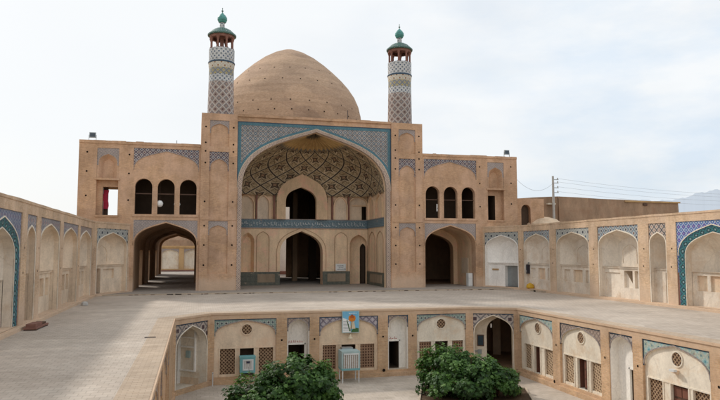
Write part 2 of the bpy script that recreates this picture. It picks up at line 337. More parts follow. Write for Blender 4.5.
def prof(u0, u1, zs, za, n=12, p1=0.68, p2=(0.45, 0.80)):
    c, w, h = (u0 + u1) / 2, (u1 - u0) / 2, za - zs
    L = []
    for i in range(n + 1):
        t = i / n
        b = ((1 - t) ** 3, 3 * (1 - t) ** 2 * t, 3 * (1 - t) * t * t, t ** 3)
        L.append((b[0] * w + b[1] * w + b[2] * w * p2[0], b[1] * h * p1 + b[2] * h * p2[1] + b[3] * h))
    return [(c - x, zs + z) for x, z in L] + [(c + x, zs + z) for x, z in L[-2::-1]]
def rprof(u0, u1, zs, n=8):                 # round arch
    c, w = (u0 + u1) / 2, (u1 - u0) / 2
    return [(c - w * math.cos(math.pi * i / (2 * n)), zs + w * math.sin(math.pi * i / (2 * n))) for i in range(2 * n + 1)]
def full(p, z0): return [(p[0][0], z0)] + p + [(p[-1][0], z0)]
def spandrel(mb, f, u0, u1, zt, p, d, m, zb=None):
    zb = p[0][1] if zb is None else zb
    if p[0][0] > u0 + 1e-4: Q(mb, f, u0, p[0][0], zb, zt, d, m)
    if p[-1][0] < u1 - 1e-4: Q(mb, f, p[-1][0], u1, zb, zt, d, m)
    for a, b in zip(p, p[1:]):
        mb.face([f.p(a[0], d, a[1]), f.p(b[0], d, b[1]), f.p(b[0], d, zt), f.p(a[0], d, zt)], [a, b, (b[0], zt), (a[0], zt)], m)
def fill(mb, f, p, z0, d, m):
    for a, b in zip(p, p[1:]):
        mb.face([f.p(a[0], d, z0), f.p(b[0], d, z0), f.p(b[0], d, b[1]), f.p(a[0], d, a[1])], [(a[0], z0), (b[0], z0), b, a], m)
def loft(mb, f, pa, da, pb, db, m):
    s = 0
    for i in range(len(pa) - 1):
        a, b, c, e = pa[i], pa[i + 1], pb[i + 1], pb[i]
        l = math.dist(a, b)
        mb.face([f.p(a[0], da, a[1]), f.p(b[0], da, b[1]), f.p(c[0], db, c[1]), f.p(e[0], db, e[1])], [(da, s), (da, s + l), (db, s + l), (db, s)], m); s += l
def offset(p, w):                            # outward offset of an arch polyline
    r = []
    for i in range(len(p)):
        a = p[max(i - 1, 0)]; b = p[min(i + 1, len(p) - 1)]
        tx, tz = b[0] - a[0], b[1] - a[1]; l = math.hypot(tx, tz) or 1
        r.append((p[i][0] - tz / l * w, p[i][1] + tx / l * w))
    return r
def band(mb, f, p, w, d0, d1, m):            # raised strip from p outward, front face at d0
    q = offset(p, w); s = 0
    for i in range(len(p) - 1):
        a, b, c, e = p[i], p[i + 1], q[i + 1], q[i]; l = math.dist(a, b)
        mb.face([f.p(a[0], d0, a[1]), f.p(b[0], d0, b[1]), f.p(c[0], d0, c[1]), f.p(e[0], d0, e[1])], [(0, s), (0, s + l), (w, s + l), (w, s)], m); s += l
    loft(mb, f, p, d0, p, d1, m); loft(mb, f, q, d0, q, d1, m)
def holes_dots(mb, f, pts, d=0.0, r=0.075):
    for u, z in pts:
        P = [(u + r * math.cos(a), z + r * math.sin(a)) for a in [i * math.pi / 4 for i in range(8)]]
        mb.face([f.p(a, d - 0.004, b) for a, b in P], P, 'dark_hole')  # flat dark disc, the shade of a hole drawn on the wall
def disc(mb, f, u, z, r, d, m, n=20, rim=None):
    P = [(u + r * math.cos(2 * math.pi * i / n), z + r * math.sin(2 * math.pi * i / n)) for i in range(n)]
    mb.face([f.p(a, d, b) for a, b in P], P, m)
    if rim: band(mb, f, [P[-i % n] for i in range(n + 1)], 0.05, d - 0.03, d + 0.02, rim)
def tube(mb, pts, r, m, n=6, r1=None):
    pts = [Vector(p) for p in pts]; rings = []
    for i, p in enumerate(pts):
        t = (pts[min(i + 1, len(pts) - 1)] - pts[max(i - 1, 0)]).normalized()
        a = t.cross(Vector((0, 0, 1)));
        if a.length < 0.05: a = t.cross(Vector((1, 0, 0)))
        a.normalize(); b = t.cross(a)
        k = r if r1 is None else r + (r1 - r) * i / (len(pts) - 1)
        rings.append([p + a * k * math.cos(2 * math.pi * j / n) + b * k * math.sin(2 * math.pi * j / n) for j in range(n)])
    for A, B in zip(rings, rings[1:]):
        for j in range(n):
            k = (j + 1) % n; mb.face([A[j], A[k], B[k], B[j]], [(j * .1, 0), (j * .1 + .1, 0), (j * .1 + .1, 1), (j * .1, 1)], m)
    for X in (rings[0], rings[-1]): mb.face(X, [(0, 0)] * n, m)
def lathe(mb, cx, cy, pr, m, n=40, a0=0, a1=2 * math.pi):
    """pr: list of (r, z)"""
    for (r0, z0), (r1, z1) in zip(pr, pr[1:]):
        for j in range(n):
            a, b = a0 + (a1 - a0) * j / n, a0 + (a1 - a0) * (j + 1) / n
            rr = max(r0, r1); s = math.hypot(r1 - r0, z1 - z0)
            v0, v1 = (z0, z1) if abs(z1 - z0) > 0.3 * s else (z0, z0 + s)
            mb.face([(cx + r0 * math.cos(a), cy + r0 * math.sin(a), z0), (cx + r0 * math.cos(b), cy + r0 * math.sin(b), z0),
                     (cx + r1 * math.cos(b), cy + r1 * math.sin(b), z1), (cx + r1 * math.cos(a), cy + r1 * math.sin(a), z1)],
                    [(a * rr, v0), (b * rr, v0), (b * rr, v1), (a * rr, v1)], m)
def box(mb, x0, x1, y0, y1, z0, z1, m): BX(mb, F(0, 0, 1, 0), x0, x1, y0, y1, z0, z1, m)
def thing(name, label, cat, loc=(0, 0, 0), group=None):
    o = bpy.data.objects.new(name, None); COL.objects.link(o); o.location = loc; o.empty_display_size = 0.3
    bpy.context.view_layer.update()
    return tag(o, label, cat, group)
def tag(o, label, cat, group=None):
    o['label'] = label; o['category'] = cat
    if group: o['group'] = group
    return o
def struct(o, kind='structure'): o['kind'] = kind; return o
AX = 9.8                                       # axis of the mosque
FA = F(0, 53, 1, 0)                            # main facade plane

# ------------------------------------------------------------------ ground
def sheet(name, quads, z, m):
    mb = MB()
    for q in quads: mb.face([(x, y, z) for x, y in q], q, m)
    return struct(mb.build(name))
def rect(x0, x1, y0, y1): return [(x0, y0), (x1, y0), (x1, y1), (x0, y1)]
XL, XR, YN, YS = -0.9, 17.7, 34.45, 8.0        # sunken court outline
B = 9000
sheet('ground', [rect(-B, -9, -B, B), rect(29, B, -B, B), rect(-9, 29, -B, -6), rect(-9, 29, 56, B)], 0, 'earth')
sheet('terrace', [rect(-9, XL, -6, 56), rect(XR, 29, -6, 56), rect(XL, XR, YN, 56), rect(XL, XR, -6, YS),
                  [(XL, 32.25), (0.85, YN), (XL, YN)], [(15.3, YN), (XR, 33.3), (XR, YN)]], 0, 'terrace')
# brick edging strip round the sunken court, a few millimetres proud
ed = 1.05
def edge_pts(o): return [(XL - o, YS), (XL - o, 32.25 + o * .4), (0.85 - o * .45, YN + o), (15.3 + o * .25, YN + o), (XR + o, 33.3 + o * .6), (XR + o, YS)]
mb = MB(); A, C = edge_pts(0), edge_pts(0.75)
for i in range(5): mb.face([(*A[i], 0.004), (*A[i + 1], 0.004), (*C[i + 1], 0.004), (*C[i], 0.004)], [A[i], A[i + 1], C[i + 1], C[i]], 'coping')
struct(mb.build('terrace_edging'))
mb = MB()
for q in [rect(XL - 3, XR + 3, YS - 0.1, 38)]: mb.face([(x, y, -3.65) for x, y in q], q, 'court')
struct(mb.build('courtyard_floor'))
# mosque platform with its low step and drain slots
mb = MB(); PF = F(0, 49.6, 1, 0); PZ = 0.075
grid(mb, PF, -6.95, 26.6, 0, PZ, [], 0, 'stone_p')
mb.face([(x, y, PZ) for x, y in rect(-6.95, 26.6, 49.6, 50.0)], rect(-6.95, 26.6, 49.6, 50), 'stone_p')
mb.face([(x, y, PZ) for x, y in rect(-6.95, 26.6, 50.0, 120)], rect(-6.95, 26.6, 50, 120), 'platform')
rr = random.Random(3)
for x in [-1.95, -1.35]: BX(mb, PF, x, x + 0.45, -0.006, 0.1, 0.0, 0.07, 'dark_hole')
for k in range(70):
    x = rr.uniform(-5, 25); w = rr.uniform(0.08, 0.35); BX(mb, PF, x, x + w, -0.005, 0.05, 0.005, rr.uniform(0.03, 0.06), 'wood' if k % 3 else 'stone_p')
struct(mb.build('platform'))
# distant hills: ridge mesh, angle (deg right of +Y) -> elevation
mb = MB()
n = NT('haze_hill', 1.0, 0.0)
em = n.t.nodes.new('ShaderNodeEmission'); em.inputs[1].default_value = 0.66  # emission paints the haze of distance onto the hills
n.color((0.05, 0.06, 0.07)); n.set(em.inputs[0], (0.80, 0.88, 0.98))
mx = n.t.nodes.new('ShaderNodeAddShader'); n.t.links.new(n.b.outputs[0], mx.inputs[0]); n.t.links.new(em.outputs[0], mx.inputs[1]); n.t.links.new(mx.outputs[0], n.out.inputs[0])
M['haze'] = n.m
def ridge(D, pts, mat):
    P = []
    for (a0, e0), (a1, e1) in zip(pts, pts[1:]):
        for k in range(8):
            t = k / 8; e = e0 + (e1 - e0) * t; a = a0 + (a1 - a0) * t
            P.append((a, e + 0.05 * math.sin(a * 5.1) + 0.035 * math.sin(a * 13 + 1)))
    P.append(pts[-1])
    for (a, e), (b, g) in zip(P, P[1:]):
        rows = []
        for d, s in ((D, 1.0), (D * 0.93, 0.62), (D * 0.85, 0.25), (D * 0.78, 0.0)):
            rows.append([(d * math.sin(R(a)), d * math.cos(R(a)), d * math.tan(R(e)) * s), (d * math.sin(R(b)), d * math.cos(R(b)), d * math.tan(R(g)) * s)])
        for r0, r1 in zip(rows, rows[1:]): mb.face([r0[0], r0[1], r1[1], r1[0]], [(0, 0)] * 4, mat)
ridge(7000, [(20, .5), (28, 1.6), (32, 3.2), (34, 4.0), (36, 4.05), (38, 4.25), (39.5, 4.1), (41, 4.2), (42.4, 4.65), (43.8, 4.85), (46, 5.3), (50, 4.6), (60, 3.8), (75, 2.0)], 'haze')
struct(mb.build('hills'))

# ------------------------------------------------------------------ MOSQUE
mosque = thing('mosque', 'brick mosque with a great arched portal, pointed brick dome and two-storey wings', 'mosque', (AX, 53, 0))
Z0 = PZ
# ---- pylons
def pylon(u0, u1, right):
    f = F(0, 52.88, 1, 0); mb = MB(); c = (u0 + u1) / 2
    pa, pb = c - 0.77, c + 0.77
    hs = [(pa, pb, 11.72, 13.86), (pa, pb, 6.02, 11.28), (pa, pb, 1.42, 5.64)]
    grid(mb, f, u0, u1, Z0, 14.42, hs, 0, 'brick')
    for h in hs: recess(mb, f, h, 0, 0.12, 'brick', 'brick')
    for u in (u0, u1): QS(mb, f, u, 0, 0.8, Z0, 14.42, 'brick'); QS(mb, f, u, 0.8, 5.0, 11.0, 14.42, 'brick')
    QT(mb, f, u0, u1, 0, 5, 14.42, 'brick'); Q(mb, f, u0, u1, 11, 14.42, 5, 'brick')
    # a plain string course between the panels and worn top edge
    BX(mb, f, u0 + .02, u1 - .02, -0.035, 0.02, 5.72, 5.84, 'brick')
    dots = []
    for z in (13.3, 12.0, 11.3, 10.35, 7.2, 5.25, 3.7, 2.1):
        dots += [(u0 + 0.35, z), (u1 - 0.32, z + (0.0 if z != 12.0 else -0.1))]
    holes_dots(mb, f, dots)
    mb.build('pylon', mosque)
    for (z0, z1, mat, rise, zs) in [(11.72, 13.86, 't_grey', 0.55, 13.05), (6.02, 11.28, 't_wing', 0.75, 9.95), (1.42, 5.64, 't_grey', 0.55, 4.75)]:
        t = MB(); p = prof(pa + 0.08, pb - 0.08, zs, zs + rise)
        spandrel(t, f, pa, pb, z1, p, 0.06, mat, zs - 0.25)
        loft(t, f, p, 0.06, p, 0.12, 'brick')
        band(t, f, p, 0.04, 0.045, 0.06, 't_grey')
        t.build('tile_spandrel', mosque)
pylon(0.32, 3.2, False); pylon(16.4, 19.25, True)
# ---- wings
def wing(side):
    s = -1 if side == 'L' else 1
    def X(a, b): return tuple(sorted((AX + s * a, AX + s * b)))
    w0, w1 = X(9.45, 18.65); mb = MB(); f = FA
    sp = X(9.62, 14.62); arches = [X(c - .65, c + .65) for c in (10.42, 12.12, 13.82)]
    ps = X(9.65, 14.5); wn = X(15.72, 17.32)
    hs = [(sp[0], sp[1], 9.6, 11.36), (ps[0], ps[1], Z0, 5.66), (wn[0], wn[1], 8.86, 11.25), (wn[0], wn[1], 6.0, 8.8)]
    hs += [(a, b, 6.12, 8.95) for a, b in arches]
    # lunette: recessed field between the arch and the three openings stays flush with wall
    grid(mb, f, w0, w1, Z0, 11.8, hs, 0, 'brick')
    for a, b in arches:
        p = rprof(a, b, 8.28)
        spandrel(mb, f, a, b, 8.95, p, 0, 'brick'); loft(mb, f, full(p, 6.12), 0, full(p, 6.12), 0.45, 'brick')
        QT(mb, f, a, b, 0, 0.45, 6.12, 'brick')
        q = rprof(a - 0.0, b + 0.0, 8.28); band(mb, f, q, 0.06, -0.025, 0.0, 'brick')
    BX(mb, f, sp[0], sp[1], -0.06, 0.0, 5.93, 6.1, 'brick')
    BX(mb, f, w0, w1, -0.05, 0.0, 11.62, 11.8, 'brick')
    jr = random.Random(21 + s); xx = w0
    while xx < w1 - .2:
        ww = min(jr.uniform(.25, 1.1), w1 - xx); hh = jr.uniform(.0, .05); BX(mb, f, xx, xx + ww - .01, -0.04, .5, 11.801, 11.81 + hh, 'brick'); xx += ww
    # passage arch
    p = prof(ps[0] + .04, ps[1] - .04, 3.7, 5.45)
    loft(mb, f, full(p, Z0), 0.0, full(p, Z0), 0.9, 'brick')
    Q(mb, f, ps[0], p[0][0], Z0, 3.7, 0, 'brick'); Q(mb, f, p[-1][0], ps[1], Z0, 3.7, 0, 'brick')
    # body: roof, ends, back
    QT(mb, f, w0, w1, 0, 5.5, 11.8, 'mud'); QS(mb, f, w0 if s < 0 else w1, 0, 5.5, 0, 11.8, 'brick')
    grid(mb, f, w0, w1, 6.0, 11.8, [(wn[0] - .6, wn[1] + .1, 6.0, 8.5)] if s < 0 else [], 5.5, 'brick')
    # window bay
    h = (wn[0], wn[1], 6.0, 8.8); recess(mb, f, h, 0, 0.45, 'brick')
    BX(mb, f, wn[0] - .1, wn[1] + .1, -0.08, 0.0, 8.74, 8.9, 'brick'); BX(mb, f, wn[0] - .05, wn[1] + .05, -0.07, 0.0, 5.86, 6.0, 'brick')
    o0, o1 = (wn[0] + 0.42, wn[1] - 0.02) if s < 0 else (wn[0] + 0.02, wn[0] + 0.92)
    grid(mb, f, wn[0], wn[1], 6.0, 8.8, [(o0, o1, 6.0, 8.25)], 0.45, 'brick')
    if s < 0:
        recess(mb, f, (o0, o1, 6.0, 8.25), 0.45, 0.8, 'brick'); recess(mb, f, (wn[0] - .6, wn[1] + .1, 5.99, 8.5), 0.8, 5.5, 'tunnel')
    else:
        recess(mb, f, (o0, o1, 6.0, 8.25), 0.45, 3.5, 'dark_in', 'dark_in')
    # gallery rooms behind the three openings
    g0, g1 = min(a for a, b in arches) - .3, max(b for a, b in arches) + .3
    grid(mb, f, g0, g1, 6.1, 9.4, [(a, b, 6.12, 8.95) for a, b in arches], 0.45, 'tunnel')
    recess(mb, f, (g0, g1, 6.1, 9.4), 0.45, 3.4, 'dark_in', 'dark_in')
    dots = [(AX + s * 14.95, z) for z in (10.8, 9.3, 7.2)] + [(AX + s * 18.05, z) for z in (10.9, 9.4, 7.5)]
    holes_dots(mb, f, dots)
    mb.build('wing', mosque)
    # spandrels
    t = MB(); p = prof(sp[0] + .02, sp[1] - .02, 9.65, 11.15, 16)
    spandrel(t, f, sp[0], sp[1], 11.36, p, 0.03, 't_wing', 9.6); band(t, f, p, 0.05, 0.015, 0.03, 't_grey'); t.build('tile_spandrel', mosque)
    t = MB(); fill(t, f, p, 9.6, 0.05, 'brick'); t.build('lunette', mosque)
    t = MB(); p = prof(ps[0] + .04, ps[1] - .04, 3.7, 5.45)
    spandrel(t, f, ps[0], ps[1], 5.66, p, 0.03, 't_grey'); band(t, f, p, 0.09, 0.0, 0.04, 'brick'); t.build('tile_spandrel', mosque)
    t = MB(); p = prof(wn[0] + .12, wn[1] - .12, 10.1, 10.8)
    spandrel(t, f, wn[0], wn[1], 11.25, p, 0.03, 't_grey', 9.9); t.build('tile_spandrel', mosque)
    t = MB()
    Q(t, f, wn[0], wn[0] + .12, 8.86, 9.9, 0.03, 'brick'); Q(t, f, wn[1] - .12, wn[1], 8.86, 9.9, 0.03, 'brick')
    pin = prof(wn[0] + .42, wn[1] - .42, 9.9, 10.45)
    loft(t, f, full(p, 8.86), 0.03, full(pin, 8.86), 0.45, 'brick'); fill(t, f, pin, 8.86, 0.45, 'brick'); QT(t, f, wn[0], wn[1], 0, 0.45, 8.86, 'brick')
    t.build('niche', mosque)
wing('L'); wing('R')
# ---- wooden screens inside the gallery openings
for s in (-1, 1):
    for c in (10.42, 12.12, 13.82):
        t = MB(); u0, u1 = AX + s * c - .65, AX + s * c + .65
        BX(t, FA, u0 - 0.02, u1 + 0.02, 0.3, 0.4, 7.72, 7.8, 'wood'); t.build('tie_beam', mosque)
# ---- portal front
mb = MB(); f = FA
BX(mb, f, 3.2, 16.4, 0.0, 4.5, 13.9, 14.40, 'brick')
BX(mb, f, 3.21, 16.39, -0.12, 0.0, 14.28, 14.45, 'brick')
jr = random.Random(5); xx = 3.22
while xx < 16.2:
    ww = min(jr.uniform(.2, .9), 16.38 - xx); BX(mb, f, xx, xx + ww - .01, -0.11, .4, 14.451, 14.46 + jr.uniform(0, .05), 'brick'); xx += ww
Q(mb, f, 3.2, 3.27, Z0, 8.4, 0.0, 'brick'); Q(mb, f, 16.33, 16.4, Z0, 8.4, 0.0, 'brick')
mb.build('portal_frame', mosque)
po = prof(3.27, 16.33, 8.4, 13.52, 24); pi = prof(3.62, 15.98, 8.4, 13.30, 24)
t = MB(); spandrel(t, f, 3.2, 16.4, 13.9, po, 0.06, 't_portal', 8.4); t.build('tile_spandrel', mosque)
t = MB()
for a in ((3.2, 3.5), (16.1, 16.4)):       # blue border of the spandrel panel
    Q(t, f, a[0], a[1], 9.0, 13.9, 0.045, 't_blue'); Q(t, f, a[0] if a[0] < 9 else a[1] - .07, a[0] + .07 if a[0] < 9 else a[1], 8.4, 13.9, 0.035, 't_navy')
Q(t, f, 3.5, 16.1, 13.6, 13.9, 0.045, 't_blue'); Q(t, f, 3.2, 16.4, 13.83, 13.9, 0.034, 't_navy')
t.build('tile_border', mosque)
t = MB(); band(t, f, po, 0.24, 0.04, 0.06, 't_blue'); t.build('tile_border', mosque)
t = MB(); band(t, f, po, 0.06, 0.02, 0.06, 'stone_p'); t.build('arch_trim', mosque)
# archivolt and jamb strip of pale lattice mosaic
t = MB(); fo, fi = full(po, Z0), full(pi, Z0); s_ = 0
for i in range(len(fo) - 1):
    a, b, c, e = fi[i], fi[i + 1], fo[i + 1], fo[i]; l = math.dist(a, b)
    t.face([f.p(a[0], .05, a[1]), f.p(b[0], .05, b[1]), f.p(c[0], .02, c[1]), f.p(e[0], .02, e[1])], [(0, s_), (0, s_ + l), (.4, s_ + l), (.4, s_)], 't_strip'); s_ += l
loft(t, f, fi, 0.05, fi, 0.35, 't_strip'); loft(t, f, fi, 0.35, fi, 0.8, 'iwan')
t.build('arch_band', mosque)
# ---- portal interior
XW0, XW1, YB = 3.5, 16.1, 59.8
IB = F(0, YB, 1, 0)
mb = MB()
CX = 9.68; D0, D1 = CX - 2.02, CX + 2.02
n0, n1 = (4.1, 5.28), (14.33, 16.08)
bl, br = (5.52, 6.62), (12.88, 14.06)
door_p = prof(D0, D1, 3.05, 5.08, 14)
nl_p = prof(*n0, 4.0, 4.95); nr_p = prof(n1[0], n1[1] - .02, 3.75, 4.8)
hs = [(D0, D1, Z0, 5.08), (*n0, 1.3, 4.95), (n1[0], n1[1], Z0, 4.8)]
grid(mb, IB, XW0, XW1, Z0, 5.33, hs, 0, 'iwan')
spandrel(mb, IB, D0, D1, 5.08, door_p, 0, 'iwan'); spandrel(mb, IB, *n0, 4.95, nl_p, 0, 'iwan'); spandrel(mb, IB, *n1, 4.8, nr_p, 0, 'iwan')
loft(mb, IB, full(door_p, Z0), 0, full(door_p, Z0), 1.2, 'iwan')
pin = prof(n0[0] + .25, n0[1] - .25, 3.9, 4.6)
loft(mb, IB, full(nl_p, 1.3), 0, full(pin, 1.3), 0.6, 'iwan'); fill(mb, IB, pin, 1.3, 0.6, 'iwan'); QT(mb, IB, *n0, 0, .6, 1.3, 'iwan')
# right niche: canted back with a dark doorway
loft(mb, IB, full(nr_p, Z0), 0, full(nr_p, Z0), 0.7, 'iwan')
q = prof(15.5, 16.08, 3.4, 3.95, 8)
grid(mb, IB, *n1, Z0, 4.8, [(15.5, 16.08, Z0, 3.95)], 0.7, 'iwan'); spandrel(mb, IB, 15.5, 16.08, 3.95, q, 0.7, 'iwan')
recess(mb, IB, (15.5, 16.08, Z0, 3.95), 0.7, 2.5, 'dark_in', 'dark_in')
# upper storey of back wall
wr = (14.3, 16.02); ul_p = prof(4.0, 5.2, 7.4, 8.5); nrp = prof(*wr, 7.6, 9.1)
hs = [(CX - 1.9, CX + 1.9, 6.18, 9.2)]
grid(mb, IB, XW0, XW1, 6.18, 9.2, hs + [(15.5, 16.08, 6.2, 7.5)], 0.02, 'iwan')
recess(mb, IB, (15.5, 16.08, 6.2, 7.5), 0.02, 1.5, 'dark_in', 'dark_in')
mb.build('portal_back_wall', mosque)
# blind arches
for (a, b), zb, zs, za in [(bl, 1.3, 4.3, 5.0), (br, 1.3, 4.3, 4.98)]:
    t = MB(); p = prof(a, b, zs, za); band(t, IB, full(p, zb), 0.05, -0.05, 0, 'tunnel'); fill(t, IB, p, zb, -0.006, 'iwan'); t.build('blind_arch', mosque)
for a, b, zs, za in [(5.5, 6.6, 7.35, 8.38), (12.78, 13.98, 7.35, 8.38), (3.75, 5.2, 7.3, 8.38), (14.25, 15.95, 7.62, 8.4)]:
    t = MB(); p = prof(a, b, zs, za); band(t, IB, full(p, 6.2), 0.1, -0.26, 0.02, 'iwan'); 
    if a < 14: fill(t, IB, p, 6.2, -0.05, 'cream')
    else:
        grid(t, IB, a, b, 6.2, 7.7, [(15.5, 16.0, 6.2, 7.5)], -0.03, 'cream'); fill(t, IB, p, 7.7, -0.03, 'cream')
        BX(t, IB, a + .3, 16.0, -0.12, -0.03, 7.5, 7.62, 'iwan')
    t.build('blind_arch', mosque)
# central upper arch plate and window
UP = F(0, 59.35, 1, 0); t = MB()
op = prof(CX - 2.42, CX + 2.35, 7.8, 10.42, 16); ip = prof(8.1, 11.0, 7.8, 9.2, 16)
for i in range(len(op) - 1):
    a, b, c, e = ip[i], ip[i + 1], op[i + 1], op[i]
    t.face([UP.p(a[0], 0, a[1]), UP.p(b[0], 0, b[1]), UP.p(c[0], 0, c[1]), UP.p(e[0], 0, e[1])], [a, b, c, e], 'iwan')
for a, b in ((op[0], ip[0]), (ip[-1], op[-1])): Q(t, UP, a[0], b[0], 6.18, a[1], 0, 'iwan') if abs(a[1] - b[1]) < .2 else None
loft(t, UP, full(op, 6.18), 0, full(op, 6.18), 0.47, 'iwan'); loft(t, UP, full(ip, 6.18), 0, full(ip, 6.18), 0.62, 'iwan')
t.build('window_surround', mosque)
t = MB(); band(t, UP, op, 0.07, -0.03, 0.2, 'vault'); t.build('arch_trim', mosque)
t = MB(); band(t, IB, full(door_p, Z0 + 1.3), 0.28, -0.05, 0, 'iwan'); band(t, IB, offset(full(door_p, Z0 + 1.3), 0.28), 0.05, -0.07, 0, 'tunnel'); t.build('arch_trim', mosque)
# red pilaster strips beside the window
for x in (5.36, 6.98, 12.5, 14.1):
    t = MB(); BX(t, IB, x, x + 0.14, -0.3, 0.0, 6.2, 8.6, 'm_brown'); t.build('engaged_column', mosque)
# tile inscription band runs round the portal
t = MB(); BX(t, IB, XW0, XW1, -0.12, 0.05, 5.40, 6.14, 't_band'); BX(t, IB, XW0, XW1, -0.15, 0.05, 6.14, 6.2, 't_grey'); BX(t, IB, XW0, XW1, -0.14, 0.05, 5.33, 5.40, 't_grey')
rr = random.Random(11)
x = XW0 + 0.1
while x < XW1 - .3:                            # raised strokes of the inscription
    w = rr.uniform(0.05, 0.22); z = rr.uniform(5.5, 5.75); BX(t, IB, x, x + 0.035, -0.128, -0.12, z, z + rr.uniform(0.15, 0.3), 'metal_w')
    BX(t, IB, x, x + w, -0.128, -0.12, z, z + 0.04, 'metal_w'); x += w + rr.uniform(0.05, 0.2)
t.build('inscription_band', mosque)
SW = F(XW1, YB, 0, -1)                         # right side wall, u towards viewer
SL = F(XW0, 53.8, 0, 1)
for fr, nm in ((SW, 'R'), (SL, 'L')):
    t = MB(); L = 6.0
    grid(t, fr, 0, L + .05, Z0, 5.33, [], 0.02, 'iwan'); grid(t, fr, 0, L + .05, 5.33, 9.0, [], 0.02, 'iwan')
    t.build('portal_side_wall', mosque)
    t = MB(); BX(t, fr, 0.15, L - .0, -0.10, 0.02, 5.40, 6.14, 't_band'); BX(t, fr, .15, L, -.13, .02, 6.14, 6.2, 't_grey'); t.build('inscription_band', mosque)
    for (a, b) in ((0.6, 2.6), (3.3, 5.3)):
        t = MB(); p = prof(a, b, 4.1, 5.0); band(t, fr, full(p, 1.3), 0.06, -0.04, 0.02, 'tunnel'); t.build('blind_arch', mosque)
        t = MB(); p = prof(a, b, 7.3, 8.35); band(t, fr, full(p, 6.2), 0.1, -0.15, 0.02, 'iwan'); t.build('blind_arch', mosque)
# dado
for (a, b), (c_, e_) in (((XW0, D0), (5.6, 7.2)), ((D1, n1[0]), (12.15, 13.9))):
    t = MB(); BX(t, IB, a, b, -0.08, 0.0, Z0, 1.3, 't_dado'); BX(t, IB, c_, e_, -0.1, -0.08, 0.35, 1.1, 'dado_in'); t.build('dado', mosque)
t = MB(); BX(t, SW, 0.0, 6.0, -0.08, 0.02, Z0, 1.3, 't_dado'); BX(t, SW, 1.2, 5.2, -0.1, -0.08, 0.35, 1.1, 'dado_in'); t.build('dado', mosque)
t = MB(); BX(t, SL, 0.0, 6.0, -0.08, 0.02, Z0, 1.3, 't_dado'); t.build('dado', mosque)
# half-vault with facets
def half_w(z):
    for a, b in zip(pi, pi[1:]):
        if a[1] <= z <= b[1]: t_ = (z - a[1]) / max(1e-6, b[1] - a[1]); return AX - (a[0] + (b[0] - a[0]) * t_)
    return 0.0
NS, NTH = 40, 96
SEC = {}
def section(i):
    """plan curve of the vault at row i, resampled to equal arc lengths"""
    if i in SEC: return SEC[i]
    s = i / NS; z = 8.4 + (13.29 - 8.4) * (1 - (1 - s) ** 1.25)
    w = max(half_w(min(z, 13.295)), 0.02)
    k = max(0.0, (z - 9.9) / (13.30 - 9.9)); dep = 5.75 * math.sqrt(max(0.0, 1 - k ** 1.7))
    e = 2.0 / (7.0 - 4.8 * min(1, s / .6)); P = []
    for q in range(721):
        th = math.pi * q / 720; cx, sn = math.cos(th), math.sin(th)
        P.append((AX - w * math.copysign(abs(cx) ** e, cx), 53.72 + dep * abs(sn) ** e))
    L = [0.0]
    for a_, b_ in zip(P, P[1:]): L.append(L[-1] + math.dist(a_, b_))
    out = []; q = 0
    for j in range(NTH + 1):
        t_ = L[-1] * j / NTH
        while q < 719 and L[q + 1] < t_: q += 1
        k_ = (t_ - L[q]) / max(1e-9, L[q + 1] - L[q]); out.append((P[q][0] + (P[q + 1][0] - P[q][0]) * k_, P[q][1] + (P[q + 1][1] - P[q][1]) * k_))
    SEC[i] = (z, out); return SEC[i]
def vp(i, j):
    s = i / NS; z, sec = section(i); x, y = sec[j]
    U, V = j / NTH * 16, s * 6.95
    if 0 < i < NS and 0 < j < NTH:
        tri = lambda a: 1 - 2 * abs((a % 1) - .5)
        u_, v_ = (U + V) / 2, (U - V) / 2
        if s < .72: b_ = 0.30 * min(tri(u_), tri(v_)) * min(1, s * 6)
        else: b_ = 0.12 * tri(U * 1.5)
        y += b_ * math.sin(math.pi * j / NTH); z += b_ * .5
    return (x, y, z), (U, V)
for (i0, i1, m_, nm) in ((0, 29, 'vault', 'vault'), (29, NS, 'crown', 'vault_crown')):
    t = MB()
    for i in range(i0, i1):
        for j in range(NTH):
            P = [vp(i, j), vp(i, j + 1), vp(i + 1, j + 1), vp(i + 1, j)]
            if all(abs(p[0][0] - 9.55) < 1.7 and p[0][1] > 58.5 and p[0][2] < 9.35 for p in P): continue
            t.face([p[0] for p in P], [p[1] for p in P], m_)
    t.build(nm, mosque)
# prayer hall behind: dark chamber, lit openings at the back
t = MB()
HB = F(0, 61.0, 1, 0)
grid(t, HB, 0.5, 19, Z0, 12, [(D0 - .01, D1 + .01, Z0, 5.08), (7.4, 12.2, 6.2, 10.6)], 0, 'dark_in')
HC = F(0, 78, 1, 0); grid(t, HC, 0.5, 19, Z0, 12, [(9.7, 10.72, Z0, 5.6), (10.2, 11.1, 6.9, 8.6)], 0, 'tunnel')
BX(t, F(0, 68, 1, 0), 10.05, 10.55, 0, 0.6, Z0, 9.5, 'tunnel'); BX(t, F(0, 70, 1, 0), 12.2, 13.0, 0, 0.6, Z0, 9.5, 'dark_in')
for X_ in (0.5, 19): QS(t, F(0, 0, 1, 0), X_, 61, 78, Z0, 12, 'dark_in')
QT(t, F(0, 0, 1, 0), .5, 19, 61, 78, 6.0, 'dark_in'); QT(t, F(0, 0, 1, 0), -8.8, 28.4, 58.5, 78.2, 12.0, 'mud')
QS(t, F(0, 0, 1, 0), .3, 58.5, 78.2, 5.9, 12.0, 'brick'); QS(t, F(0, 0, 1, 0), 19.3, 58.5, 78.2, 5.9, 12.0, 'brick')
t.build('prayer_hall', mosque)
